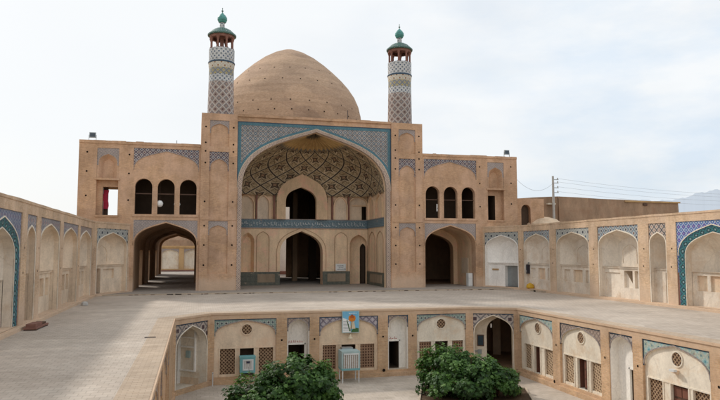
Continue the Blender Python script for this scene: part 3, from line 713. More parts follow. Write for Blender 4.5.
# dome
Yd = 70
dp = [(8.0, 12.0), (8.05, 15.5), (8.05, 17.2), (7.98, 18.0), (7.75, 19.0), (7.32, 20.0), (6.72, 20.9), (6.0, 21.75), (5.1, 22.65), (4.1, 23.55), (3.0, 24.4), (1.9, 25.05), (0.9, 25.48), (0.25, 25.66), (0.0, 25.7)]
t = MB(); lathe(t, AX, Yd, dp, 'brick_dome', 72)
for z, cnt, off in ((18.2, 26, 0), (20.6, 24, .1), (22.1, 22, .05), (17.2, 30, 0)):
    for (r0, z0), (r1, z1) in zip(dp, dp[1:]):
        if z0 <= z < z1:
            r_ = r0 + (r1 - r0) * (z - z0) / (z1 - z0)
            for k in range(cnt):
                a = 2 * math.pi * (k + off) / cnt
                c_ = Vector((AX + (r_ + .012) * math.cos(a), Yd + (r_ + .012) * math.sin(a), z)); tx = Vector((-math.sin(a), math.cos(a), 0)) * .06
                sl = Vector(((r1 - r0) * math.cos(a), (r1 - r0) * math.sin(a), z1 - z0)).normalized() * .06
                t.face([c_ - tx - sl, c_ + tx - sl, c_ + tx + sl, c_ - tx + sl], [(0, 0)] * 4, 'dark_hole')
t.build('dome', mosque, smooth=True, merge=False)
# left passage tunnel
t = MB(); T0, T1, TE = -4.75, 0.15, 93
fT = F(0, 53.9, 1, 0); p = prof(T0, T1, 3.7, 5.6)
yy = 53.9; SLw = F(T0, 0, 0, 1)
ops = [(60.2, 63.4), (69.5, 73.5), (82.5, 86.5)]
cuts = [53.9] + [c for o in ops for c in o] + [TE]
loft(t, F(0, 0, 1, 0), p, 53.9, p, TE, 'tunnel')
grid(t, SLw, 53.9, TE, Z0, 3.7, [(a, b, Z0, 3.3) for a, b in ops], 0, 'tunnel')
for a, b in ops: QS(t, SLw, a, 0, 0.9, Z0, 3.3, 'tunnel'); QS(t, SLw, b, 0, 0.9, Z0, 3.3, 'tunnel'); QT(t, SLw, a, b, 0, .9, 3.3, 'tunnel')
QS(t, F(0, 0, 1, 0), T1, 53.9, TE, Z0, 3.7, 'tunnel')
for y in (66.5, 78.0, TE - 1.0):              # transverse ribs
    pn = prof(T0 + .28, T1 - .2, 3.7, 5.3); fr = F(0, y, 1, 0)
    for i in range(len(p) - 1):
        a, b, c, e = pn[i], pn[i + 1], p[i + 1], p[i]; t.face([fr.p(a[0], 0, a[1]), fr.p(b[0], 0, b[1]), fr.p(c[0], 0, c[1]), fr.p(e[0], 0, e[1])], [a, b, c, e], 'tunnel')
    loft(t, fr, full(pn, Z0), 0, full(pn, Z0), .9, 'tunnel')
    Q(t, fr, T0, T0 + .28, Z0, 3.7, 0, 'tunnel'); Q(t, fr, T1 - .2, T1, Z0, 3.7, 0, 'tunnel')
QT(t, F(0, 0, 1, 0), T0 - .9, T1 + .3, 58.5, TE, 6.4, 'mud')
t.build('passage', mosque)
# right passage
t = MB(); p = prof(19.45, 24.35, 3.7, 5.5); loft(t, F(0, 0, 1, 0), full(p, Z0), 53.9, full(p, Z0), 57.4, 'iwan')
fr = F(0, 57.4, 1, 0); pn = prof(19.6, 23.95, 3.3, 4.9)
grid(t, fr, 19.3, 24.5, Z0, 6, [(19.6, 23.95, Z0, 4.9)], 0, 'iwan'); spandrel(t, fr, 19.6, 23.95, 4.9, pn, 0, 'iwan'); loft(t, fr, full(pn, Z0), 0, full(pn, Z0), .8, 'tunnel')
recess(t, F(0, 0, 1, 0), (19.2, 30, Z0 + .008, 6.0), 58.2, 68, 'tunnel', 'tunnel'); Q(t, F(0, 0, 1, 0), 23.95, 30, Z0, 6, 58.2, 'dark_in')
BX(t, F(24.35, 57.2, 0, -1), 0.9, 2.4, -0.05, 0, 1.2, 2.6, 'cream')
t.build('passage', mosque)

# ------------------------------------------------------------------ minarets
def minaret(cx, cy, label):
    root = thing('minaret', label, 'minaret', (cx, cy, 14.4), 'twin tiled minarets above the portal')
    def part(nm, pr, m, n=32):
        t = MB(); lathe(t, cx, cy, pr, m, n); return t.build(nm, root, smooth=False)
    part('shaft', [(1.10, 12.5), (1.10, 14.4), (1.045, 17.35)], 't_min', 48)
    part('tile_band', [(1.045, 17.35), (1.04, 17.95)], 't_minw', 48)
    part('tile_band', [(1.04, 17.95), (1.03, 18.52)], 't_miny', 48)
    part('tile_band', [(1.03, 18.52), (1.05, 18.60), (1.09, 18.98)], 't_cren', 48)
    part('cornice', [(1.09, 18.98), (1.12, 19.02), (1.12, 19.10), (1.06, 19.14)], 't_navy', 48)
    part('parapet', [(1.06, 19.14), (1.07, 20.22), (0.98, 20.22), (0.98, 19.9), (0, 19.9)], 't_minw', 48)
    for k in range(8):
        a = 2 * math.pi * (k + .5) / 8; t = MB()
        x, y = cx + .93 * math.cos(a), cy + .93 * math.sin(a)
        tube(t, [(x, y, 20.2), (x, y, 20.3)], 0.14, 'm_brown', 8); tube(t, [(x, y, 20.3), (x, y, 21.0)], 0.085, 'm_brown', 8); tube(t, [(x, y, 21.0), (x, y, 21.25)], 0.09, 'm_brown', 8, 0.18)
        t.build('column', root)
    part('ceiling_ring', [(0.80, 21.2), (1.03, 21.2), (1.03, 21.45), (0, 21.45)], 'm_brown')
    tk = MB(); tube(tk, [(cx, cy, 19.9), (cx, cy, 21.4)], .16, 'm_brown', 8); tk.build('stair_core', root)
    part('roof', [(1.0, 21.40), (1.19, 21.42), (1.2, 21.52), (1.05, 21.66), (0.80, 21.90), (0.52, 22.06), (0.24, 22.14)], 'm_darkgreen')
    part('lantern_neck', [(0.24, 22.1), (0.21, 22.2), (0.20, 22.55), (0.25, 22.6)], 't_minw', 16)
    t = MB(); lathe(t, cx, cy, [(0.18, 22.55), (0.32, 22.66), (0.41, 22.86), (0.40, 23.05), (0.28, 23.25), (0.13, 23.40), (0.06, 23.5)], 'm_green', 20); t.build('bulb', root, smooth=True)
    t = MB(); lathe(t, cx, cy, [(0.05, 23.48), (0.03, 23.56), (0.08, 23.62), (0.09, 23.68), (0.03, 23.74), (0.02, 23.82), (0.055, 23.86), (0.0, 23.95)], 'm_brass', 10); t.build('finial', root)
minaret(1.87, 54.55, 'left tiled minaret with diamond patterned shaft and green bulb, beside the dome')
minaret(17.72, 54.55, 'right tiled minaret standing clear of the dome with green bulb top')

# ------------------------------------------------------------------ upper arcades
def niche_bay(root, f, u0, u1, tile, zt=4.87, za=4.57, zs=3.55, zb=0.16, white=False, lower='panels', ledge=2.2, plaster='cream_lit'):
    pl = 'white' if white else plaster
    m_ = 0.09 if u1 - u0 > 2 else 0.07
    p = prof(u0 + m_, u1 - m_, zs, za)
    t = MB(); spandrel(t, f, u0, u1, zt, p, 0.05, tile, zs - .15); t.build('tile_spandrel', root)
    t = MB(); band(t, f, full(p, zb), 0.065, 0.015, 0.06, 'white_old' if not white else 'white'); t.build('arch_trim', root)
    t = MB()
    for a, b in ((u0, p[0][0]), (p[-1][0], u1)): Q(t, f, a, b, zb, zs - .15, 0.05, pl)
    w = p[-1][0] - p[0][0]; c = (u0 + u1) / 2
    fp = full(p, zb); loft(t, f, fp, 0.05, fp, 0.28, pl)
    k = 0.30 if w > 2 else 0.22
    ipf = full(prof(c - w * k, c + w * k, zs - .15, za - .42), zb)
    lf = ledge
    fpl = full(p, lf)
    loft(t, f, fpl, 0.28, full(prof(c - w * k, c + w * k, zs - .15, za - .42), lf), 0.95, pl)
    ip = prof(c - w * k, c + w * k, zs - .15, za - .42)
    fill(t, f, ip, lf, 0.95, pl)
    if w > 2:
        jp = prof(c - w * .17, c + w * .17, zs - .45, za - .95); band(t, f, full(jp, lf + .25), 0.05, 0.91, 0.95, pl)
    QT(t, f, p[0][0], p[-1][0], 0.28, 0.95, lf, pl)
    BX(t, f, p[0][0], p[-1][0], 0.34, 0.40, lf - 0.10, lf, pl)
    a, b = p[0][0], p[-1][0]
    H = []
    if lower == 'panels': H = [(a + w * .08, a + w * .28, .95, 1.85), (a + w * .38, a + w * .66, .95, 1.85), (a + w * .75, a + w * .93, .95, 1.85)]
    elif lower == 'narrow': H = [(a + w * .58, b - .04, zb + .02, 1.95)]
    elif lower == 'open': H = [(a + w * .52, a + w * .73, .85, 1.95), (a + w * .78, a + w * .97, .85, 1.95), (a + .1, a + w * .42, zb + .02, 1.8)]
    elif lower == 'big': H = [(a + w * .1, a + w * .32, 1.0, 1.95), (a + w * .38, a + w * .62, 1.0, 1.95), (a + w * .68, a + w * .9, 1.0, 1.95)]
    elif lower == 'door_left': H = [(a + .06, a + w * .28, zb, 1.95), (a + w * .36, a + w * .72, 1.2, 1.9)]
    elif lower == 'door_right': H = [(c + .05, b - .12, zb, 1.97)]
    grid(t, f, a, b, zb, lf, H, 0.42, pl)
    QS(t, f, a, .27, .96, zb, lf, pl); QS(t, f, b, .27, .96, zb, lf, pl)
    for i, h in enumerate(H):
        deep = lower in ('door_left', 'door_right') and i == 0 or lower in ('open', 'narrow')
        back = {'door_left': 'tunnel', 'door_right': 'metal_g'}.get(lower, plaster) if i == 0 else plaster
        dd = 1.1 if (lower == 'open' and i < 2) else (0.8 if deep else 0.58)
        if lower == 'panels' and i == 1: back = 'cream_low'
        if lower == 'open' and i == 2: dd = .5
        recess(t, f, h, 0.42, dd, pl, 'ochre' if (lower == 'open' and i < 2) else back)
    if lower == 'open':
        for h in H[:2]:
            t.face([f.p(h[0], .6, h[2]), f.p(h[1], .6, h[2]), f.p(h[0], .6, h[3] - .1)], [(h[0], h[2]), (h[1], h[2]), (h[0], h[3])], pl)
    QT(t, f, u0, u1, 0.0, 1.0, zb, 'brick_lit')
    t.build('niche', root)
    return p
def arcade_mass(root, segs, wt=5.4, mat='brick_lit', th=1.3):
    """segs: (frame, u0, u1, bays[(a,b)], zt)"""
    mb = MB()
    for f, u0, u1, bays, zt in segs:
        grid(mb, f, u0, u1, 0, wt - 0.12, [(a, b, 0.16, z) for a, b, z in bays], 0, mat)
        for a, b, z in bays:
            QS(mb, f, a, 0, .06, .16, z, mat); QS(mb, f, b, 0, .06, .16, z, mat); QT(mb, f, a, b, 0, .06, z, mat)
        # coping proud of the wall, worn upper edge
        n_ = max(2, int((u1 - u0) / 1.1)); jr = random.Random(int(u1 * 10))
        hz = [wt + jr.uniform(-.015, .015) for _ in range(n_ + 1)]
        for i in range(n_):
            a, b = u0 + (u1 - u0) * i / n_, u0 + (u1 - u0) * (i + 1) / n_
            mb.face([f.p(a, -.03, wt - .12), f.p(b, -.03, wt - .12), f.p(b, -.03, hz[i + 1]), f.p(a, -.03, hz[i])], [(a, wt - .12), (b, wt - .12), (b, wt), (a, wt)], mat)
            mb.face([f.p(a, -.03, hz[i]), f.p(b, -.03, hz[i + 1]), f.p(b, th, hz[i + 1] + .04), f.p(a, th, hz[i] + .04)], [(a, 0), (b, 0), (b, th), (a, th)], mat)
        QT(mb, f, u0, u1, -.03, 0, wt - .12, mat)
        Q(mb, f, u0, u1, 0, wt, th, mat); QS(mb, f, u0, 0, th, 0, wt, mat); QS(mb, f, u1, 0, th, 0, wt, mat)
        # plinth step
        pl0 = u0 if u0 > 0.2 else u0 + .1
        QT(mb, f, pl0, u1, -.22, 0, 0.13, mat); Q(mb, f, pl0, u1, 0, .13, -.22, mat); QS(mb, f, pl0, -.22, 0, 0, .13, mat)
        dots = []
        edges = [u0] + [x for a, b, _ in bays for x in (a, b)] + [u1]
        for a, b in list(zip(edges[::2], edges[1::2])):
            if b - a > 0.3 and b - a < 3: dots += [((a + b) / 2 + .05, 3.35), ((a + b) / 2 - .03, 2.3)]
        holes_dots(mb, f, dots, r=.05)
    return mb.build('wall', root)
def big_arch(root, f, u0, u1, tile='t_bluebig', za=4.62, zt=4.88):
    """wide side arch with a cobalt spandrel and a green mosaic border running down the jambs"""
    po_ = prof(u0 + .12, u1 - .12, 2.95, za, 20, .66, (.47, .81)); pi_ = prof(u0 + .58, u1 - .58, 2.9, za - .42, 20, .66, (.47, .81))
    t = MB(); spandrel(t, f, u0, u1, zt, po_, .05, tile, 2.0); t.build('tile_spandrel', root)
    t = MB(); band(t, f, po_, .05, .02, .06, 'white_old'); t.build('arch_trim', root)
    t = MB(); a_, b_ = full(po_, .17), full(pi_, .17); s_ = 0
    for i in range(len(a_) - 1):
        a, b, c, e = b_[i], b_[i + 1], a_[i + 1], a_[i]; l = math.dist(a, b)
        t.face([f.p(a[0], .12, a[1]), f.p(b[0], .12, b[1]), f.p(c[0], .04, c[1]), f.p(e[0], .04, e[1])], [(0, s_), (0, s_ + l), (.45, s_ + l), (.45, s_)], 't_chain'); s_ += l
    t.build('tile_border', root)
    t = MB(); Q(t, f, u0, u0 + .12, .17, 2.0, .05, 'm_brown'); Q(t, f, u1 - .12, u1, .17, 2.0, .05, 'm_brown'); 
    pl = 'cream_lit'; w = pi_[-1][0] - pi_[0][0]; c = (u0 + u1) / 2
    band(t, f, full(pi_, .17), .05, .09, .13, 'cream_lit')
    loft(t, f, full(pi_, .17), .12, full(pi_, .17), .5, pl)
    ip = prof(c - w * .3, c + w * .3, 2.7, 3.55, 20); loft(t, f, full(pi_, 2.05), .5, full(ip, 2.05), 1.25, pl); fill(t, f, ip, 2.05, 1.25, pl)
    QT(t, f, pi_[0][0], pi_[-1][0], .5, 1.25, 2.05, pl)
    a, b = pi_[0][0], pi_[-1][0]; H = [(a + w * (.06 + k * .235), a + w * (.24 + k * .235), 1.0, 1.85) for k in range(4)]
    grid(t, f, a, b, .17, 2.05, H, .6, pl)
    QS(t, f, a, .48, 1.26, .17, 2.05, pl); QS(t, f, b, .48, 1.26, .17, 2.05, pl)
    for h in H: recess(t, f, h, .6, .72, pl, 'cream_low')
    QT(t, f, u0, u1, 0, 1, .17, 'brick_lit'); t.build('niche', root)

RW = thing('arcade_wall', 'sunlit right-hand upper arcade of pale plastered niches with mosaic spandrels, ending in a cobalt arch', 'arcade', (26.6, 34, 0), 'upper arcades along the terrace')
fR = F(26.6, 49.0, 0, -1)                      # u = 49 - Y
fRc = F(24.95, 53.0, 26.6 - 24.95, 49.0 - 53.0); LRc = math.hypot(1.65, 4.0)
rb = [(0.3, 4.4), (5.3, 9.55), (10.55, 14.7), (15.65, 17.15), (17.95, 23.2), (24.0, 25.5), (26.4, 30.5), (31.4, 35.5), (36.4, 40.5)]
arcade_mass(RW, [(fR, 0, 43, [(a, b, 4.87) for a, b in rb], 4.87), (fRc, 0, LRc, [(0.2, LRc - .35, 4.87)], 4.87)])
niche_bay(RW, fRc, 0.2, LRc - .35, 't_rdots', white=True, lower='door_right', zs=3.4)
niche_bay(RW, fR, *rb[0], 't_rflow', lower='panels'); niche_bay(RW, fR, *rb[1], 't_rdots', lower='panels'); niche_bay(RW, fR, *rb[2], 't_rflow', lower='open')
niche_bay(RW, fR, *rb[3], 't_diag', za=4.3, zs=3.6, lower='narrow'); big_arch(RW, fR, *rb[4]); niche_bay(RW, fR, *rb[5], 't_diag', za=4.3, zs=3.6, lower='narrow')
for k in (6, 7, 8): niche_bay(RW, fR, *rb[k], 't_rdots')
LW = thing('arcade_wall', 'shaded left-hand upper arcade with tall cream niches and lilac mosaic spandrels', 'arcade', (-6.95, 34, 0), 'upper arcades along the terrace')
fL = F(-6.95, 6.0, 0, 1)                       # u = Y - 6
fLc = F(-6.95, 49.0, -4.95 + 6.95, 4.0); LLc = math.hypot(2.0, 4.0)
lb = [(1.0, 5.0), (6, 10), (11, 15), (16.0, 17.6), (18.3, 23.2), (24.1, 25.8), (26.6, 31.05), (31.9, 36.5), (37.2, 41.9)]
arcade_mass(LW, [(fL, 0, 43, [(a, b, 4.8) for a, b in lb], 4.8), (fLc, 0, LLc, [(.3, LLc - .2, 4.87)], 4.87)], wt=5.35)
niche_bay(LW, fLc, .3, LLc - .2, 't_rdots', lower='door_left', zs=3.4, plaster='cream')
for k, tl in ((8, 't_grey'), (7, 't_left'), (6, 't_left')): niche_bay(LW, fL, *lb[k], tl, zt=4.8, za=4.52, zs=3.6, plaster='cream')
niche_bay(LW, fL, *lb[5], 't_left', zt=4.8, za=4.3, zs=3.6, lower='narrow', plaster='cream'); big_arch(LW, fL, *lb[4], tile='t_leftblue', za=4.5, zt=4.8)
niche_bay(LW, fL, *lb[3], 't_left', zt=4.8, za=4.3, zs=3.6, lower='narrow', plaster='cream')
for k in (0, 1, 2): niche_bay(LW, fL, *lb[k], 't_left', zt=4.8, za=4.52, zs=3.6, plaster='cream')

# ------------------------------------------------------------------ sunken court arcades
ZB = -3.65
def court_wall(name, label, f, u0, u1, bays, loc, extra_dots=True):
    root = thing(name, label, 'arcade', loc, 'arcades round the sunken court')
    mb = MB()
    grid(mb, f, u0, u1, ZB, -0.0, [(b['u'][0], b['u'][1], b.get('zb', -3.3), -0.34) for b in bays], 0, 'brick_low')
    BX(mb, f, u0, u1, -.05, 0, -.10, -.005, 'brick_low')
    QT(mb, f, u0, u1, -.14, 0, -3.42, 'brick_low'); Q(mb, f, u0, u1, ZB, -3.42, -.14, 'brick_low')
    for b in bays:
        for u in b['u']: QS(mb, f, u, 0, .6, b.get('zb', -3.3), -.34, 'brick_low')
        QT(mb, f, *b['u'], 0, .08, -.34, 'brick_low')
    edges = [u0] + [x for b in bays for x in b['u']] + [u1]
    holes_dots(mb, f, [((a + b) / 2, -1.5) for a, b in zip(edges[::2], edges[1::2]) if b - a > .25], r=.055)
    holes_dots(mb, f, [((a + b) / 2, -3.3) for a, b in list(zip(edges[::2], edges[1::2]))[1::2] if b - a > .25], d=-.14, r=.09)
    mb.build('wall', root)
    for b in bays:
        (a, e), kind, tile = b['u'], b['k'], b['t']; w = e - a; c = (a + e) / 2
        pl = b.get('pl', 'cream_low'); zs = b.get('zs', -1.3); za = b.get('za', -.42); zb = b.get('zb', -3.3)
        mg = .06
        p = prof(a + mg, e - mg, zs, za, 12)
        t = MB(); spandrel(t, f, a, e, -.34, p, .05, tile, zs - .05); t.build('tile_spandrel', root)
        t = MB(); band(t, f, p, .05, .02, .06, b.get('trim', 't_grey')); Q(t, f, a, e, -.39, -.34, .035, 't_navy')
        if b.get('edge'): Q(t, f, a, a + .05, zs - .05, -.34, .03, 't_navy'); Q(t, f, e - .05, e, zs - .05, -.34, .03, 't_navy')
        t.build('arch_trim', root)
        if kind == 'screen':
            d = .12; dw = b.get('dw', (.36, .58))
            S1 = (a + w * .07, a + w * .29, -3.18, -1.87); S2 = (a + w * .69, a + w * .93, -3.18, -1.87)
            DO = (a + w * .40, a + w * .62, -3.28, -1.87)
            if 'sd' in b: S1, DO, S2 = [(x0, x1, z, -1.87) for (x0, x1), z in zip(b['sd'], (-3.18, -3.28, -3.18))]
            t = MB(); grid(t, f, a, e, zb, zs - .05, [S1, S2, DO], d, pl)
            Q(t, f, a, a + mg, zs - .05, zs, .12, pl); Q(t, f, e - mg, e, zs - .05, zs, .12, pl); Q(t, f, a + mg, e - mg, zs - .05, zs, d, pl)
            fill(t, f, p, zs, d, pl); loft(t, f, p, .05, p, d, pl)
            QT(t, f, a, e, 0, d, zb, 'brick_low')
            for h in (S1, S2, DO): recess(t, f, h, d, d + .1, pl)
            # raised mullion frame
            for x in (S1[0] - .06, S1[1], DO[0] - .07, DO[1], S2[0] - .06, S2[1]): BX(t, f, x, x + .06, d - .03, d, -3.28, -1.872, pl)
            BX(t, f, S1[0] - .06, S2[1] + .06, d - .03, d, -1.87 + .0, -1.81, pl)
            t.build('infill_wall', root)
            for h in (S1, S2):
                t = MB(); Q(t, f, *h, d + .08, b.get('lat', 'lattice')); t.build('lattice_screen', root)
            t = MB(); Q(t, f, *DO, d + .5, 'dark_in'); QS(t, f, DO[0], d + .1, d + .5, DO[2], DO[3], 'redwood'); QS(t, f, DO[1], d + .1, d + .5, DO[2], DO[3], 'dark_in'); QT(t, f, DO[0], DO[1], d + .1, d + .5, DO[3], 'dark_in'); QT(t, f, DO[0], DO[1], d + .1, d + .5, DO[2], pl)
            door = t.build('doorway', root)
            if b.get('leaf'):
                t = MB(); dwid = (DO[1] - DO[0]) * (.55 if b['leaf'] == 'half' else 1)
                x0, x1 = DO[1] - dwid, DO[1]
                BX(t, f, x0, x1, d + .12, d + .17, DO[2], DO[3], 'wood')
                for q in range(3):
                    for g in range(2 if dwid > .4 else 1):
                        ww = (dwid - .06) / (2 if dwid > .4 else 1); BX(t, f, x0 + .04 + g * ww, x0 + .0 + (g + 1) * ww, d + .1, d + .12, DO[2] + .08 + q * .44, DO[2] + .44 + q * .44, 'redwood')
                t.build('door', door)
            if b.get('oculus', True):
                t = MB(); disc(t, f, c + b.get('oc', 0), -.89, .26, d - .006, 'lattice_d', 24, pl); t.build('oculus', root)
            if b.get('lamp'):
                t = MB(); BX(t, f, c - .13, c + .13, -.02, d, -1.42, -1.30, 'cream_low'); BX(t, f, c - .09, c + .16, -.16, -.0, -1.34, -1.26, 'metal_w'); t.build('spout', root)
        elif kind == 'door':
            d = .42; t = MB(); fp = full(p, zb)
            Q(t, f, a, a + mg, zb, zs, .05, pl); Q(t, f, e - mg, e, zb, zs, .05, pl)
            loft(t, f, fp, .05, fp, d, pl)
            DO = b.get('do', (a + w * .12, e - w * .2)); DO = (*DO, zb, -1.82)
            grid(t, f, a + mg, e - mg, zb, zs, [(DO[0], DO[1], zb, -1.82)], d, pl)
            ip = prof(c - w * .28, c + w * .28, zs, za - .22); fill(t, f, p, zs, d, pl)
            band(t, f, full(prof(c - w * .25, c + w * .25, zs, za - .25), zs - .25), .03, d - .03, d, pl)
            recess(t, f, DO, d, 2.2, 'dark_in', 'dark_in'); QT(t, f, a, e, 0, d, zb, 'stone_p')
            t.build('niche', root)
            t = MB()
            for x in (DO[0] - .04, DO[1] - .02): BX(t, f, x, x + .06, d - .04, d + .06, zb, -1.76, pl)
            BX(t, f, DO[0] - .04, DO[1] + .04, d - .04, d + .06, -1.82, -1.76, pl); t.build('door_frame', root)
            t = MB(); rr_ = random.Random(int(a * 7)); x = DO[0] + .02
            while x < DO[1] - .1:               # faded red lettering painted above the doorway
                ww = rr_.uniform(.03, .11); z = -1.69 + rr_.uniform(-.01, .01)
                BX(t, f, x, x + ww, d - .006, d, z, z + .03, 'redink')
                if rr_.random() > .4: BX(t, f, x + ww * .4, x + ww * .4 + .022, d - .006, d, z, z + rr_.uniform(.07, .13), 'redink')
                if rr_.random() > .6: BX(t, f, x, x + .025, d - .006, d, z - .05, z - .025, 'redink')
                x += ww + rr_.uniform(.01, .04)
            if b.get('text', True): t.build('lettering', root)
            if b.get('leaf'):
                t = MB(); BX(t, f, DO[0], DO[1], d + .15, d + .2, zb, -1.82, b['leaf']); t.build('door', root)
        elif kind == 'blank':
            t = MB(); fp = full(p, zb); loft(t, f, fp, .05, fp, .35, pl); fill(t, f, p, zb, .35, pl)
            Q(t, f, a, a + mg, zb, zs, .05, pl); Q(t, f, e - mg, e, zb, zs, .05, pl); QT(t, f, a, e, 0, .35, zb, pl); t.build('niche', root)
        elif kind == 'open':
            t = MB(); fp = full(p, ZB); loft(t, f, fp, .05, fp, .5, 'white_old')
            Q(t, f, a, a + mg, ZB, zs, .05, 'white_old'); Q(t, f, e - mg, e, ZB, zs, .05, 'white_old')
            band(t, f, full(p, ZB), .05, 0.0, .06, 'white_old')
            if b.get('dark'):
                o0, o1 = a + w * .33, e - mg - .03; ip = prof(o0, o1, zs, za - .16); loft(t, f, fp, .5, fp, .9, 'white_old')
                spandrel(t, f, a - .3, e + .3, -.3, ip, .9, 'white_old'); Q(t, f, a - .3, o0, ZB, zs, .9, 'white_old'); Q(t, f, o1, e + .3, ZB, zs, .9, 'white_old')
                fq = full(ip, ZB); loft(t, f, fq, .9, fq, 1.5, 'cream_low'); recess(t, f, (a - 1, e + 1.5, ZB + .008, -.4), 1.5, 8, 'tunnel', 'tunnel')
                BX(t, f, c, c + .5, 6.5, 7.9, ZB, -.4, 'cream_low')
            else:
                recess(t, f, (a + mg, e - mg, ZB + .008, -.45), .5, 2.9, 'white_old', 'white_old')
                x = e - mg                       # fittings on the far side wall of the porch
                for z in (-2.98, -1.78, -1.3): BX(t, f, x - .12, x, .75, 1.65, z, z + .07, 'white')
                BX(t, f, x - .12, x, .68, .75, -2.98, -.9, 'white'); BX(t, f, x - .22, x, 1.68, 1.86, ZB + .01, -.5, 'white'); BX(t, f, x - .08, x, 1.05, 1.3, -2.3, -1.95, 'pale_turq')
                BX(t, f, x - .04, x, 2.05, 2.75, ZB + .01, -1.7, 'wood'); BX(t, f, x - .06, x, 1.9, 2.85, -1.7, -1.6, 'm_brown'); BX(t, f, x - .02, x, .5, 1.66, ZB + .01, ZB + .35, 'cream_low')
            t.build('vaulted_porch', root)
            if b.get('dark'):
                t = MB(); BX(t, f, a + w * .09, a + w * .26, .86, .9, -2.3, -1.65, 'wood'); BX(t, f, a + w * .11, a + w * .24, .85, .86, -2.24, -1.71, 'glass'); t.build('window', root)
                t = MB(); BX(t, f, a + w * .10, a + w * .2, .78, .9, -2.75, -2.5, 'metal_g'); BX(t, f, a + w * .02, a + w * .10, .84, .9, -2.62, -2.56, 'metal_g'); t.build('meter_box', root)
                t = MB(); tube(t, [f.p(c - .12, .86, -1.0), f.p(c - .12, .86, -1.22)], .05, 'paper', 6); t.build('porch_lamp', root)
    return root
ff = F(0, YN, 1, 0)
fb = [dict(u=(1.05, 4.27), k='screen', t='t_green', sd=((1.36, 2.13), (2.38, 3.10), (3.36, 4.12)), lat='lattice_d', oc=.06, zs=-1.15),
      dict(u=(4.84, 6.05), k='door', t='t_small', pl='white', zs=-1.0, do=(4.94, 5.86), edge=1),
      dict(u=(6.58, 9.87), k='screen', t='t_lilac', sd=((6.78, 7.53), (7.83, 8.61), (8.88, 9.68)), oculus=False, zs=-1.3, edge=1),
      dict(u=(10.44, 11.62), k='door', t='t_small', pl='white', zs=-.95, do=(10.5, 11.22), edge=1),
      dict(u=(12.13, 15.1), k='screen', t='t_green', pl='white_old', sd=((12.3, 13.02), (13.26, 14.03), (14.28, 14.95)), zs=-1.2, lamp=False)]
court_wall('court_arcade', 'front arcade of the sunken court, five bays with lattice screens under the terrace edge', ff, 0.85, 15.3, fb, (8, YN, ZB))
fcl = F(XL, 32.25, .85 - XL, YN - 32.25); L1 = math.hypot(.85 - XL, YN - 32.25)
court_wall('corner_bay', 'left corner bay of the sunken court with a white vaulted porch in shade', fcl, 0, L1, [dict(u=(.15, L1 - .18), k='open', t='t_corner', zs=-1.6, za=-.5, zb=ZB)], (0, 33.3, ZB))
fcr = F(15.3, YN, XR - 15.3, 33.3 - YN); L2 = math.hypot(XR - 15.3, 33.3 - YN)
court_wall('corner_bay', 'right corner bay of the sunken court with a deep dark arched doorway', fcr, 0, L2, [dict(u=(.22, L2 - .18), k='open', t='t_corner', zs=-1.5, za=-.45, zb=ZB, dark=1, sh=.15)], (16.5, 33.9, ZB))
fr_ = F(XR, 33.3, 0, -1)                       # u = 33.3 - Y
rbays = [dict(u=(.25, 3.7), k='screen', t='t_turq', pl='white_old', sd=((.65, 1.38), (1.68, 2.28), (2.75, 3.58)), lat='lattice_l', leaf='half', oc=.1, zs=-1.25),
         dict(u=(4.38, 7.72), k='screen', t='t_small', pl='white_old', sd=((4.6, 5.42), (5.72, 6.5), (6.8, 7.64)), lat='lattice_l', leaf='half', zs=-1.35, edge=1),
         dict(u=(8.32, 9.9), k='door', t='t_corner', pl='white', zs=-1.0, do=(9.15, 9.8), text=False, leaf='metal_w'),
         dict(u=(10.5, 14.05), k='screen', t='t_turq', pl='white_old', sd=((10.68, 11.5), (11.95, 12.85), (13.1, 13.9)), lat='lattice_d', leaf='full', zs=-1.35, lamp=1, edge=1, oc=.05)]
u = 14.8
for k in range(3):
    rbays.append(dict(u=(u, u + 3.2), k='screen', t='t_turq' if k % 2 else 't_small', pl='white_old', lat='lattice_l', leaf='full')); u += 3.8
court_wall('court_arcade', 'sunlit right arcade of the sunken court with white plastered bays and lattice windows', fr_, 0, 33.3 - YS, rbays, (XR, 21, ZB))
fl_ = F(XL, YS, 0, 1)                          # u = Y - 8
lbays = []; u = .7
for k in range(7):
    w = 3.0 if k % 2 else 1.4
    if u + w > 24.0: break
    lbays.append(dict(u=(u, u + w), k='blank', t='t_small' if k % 2 else 't_corner', zs=-1.3)); u += w + .62
court_wall('court_arcade', 'left arcade of the sunken court seen edge-on below the shaded terrace', fl_, 0, 32.25 - YS, lbays, (XL, 20, ZB))
fs_ = F(XR, YS, -1, 0)
court_wall('court_arcade', 'near arcade of the sunken court below the camera side', fs_, 0, XR - XL, [dict(u=(1 + k * 4.4, 4.6 + k * 4.4), k='blank', t='t_small') for k in range(4)], (8, YS, ZB))

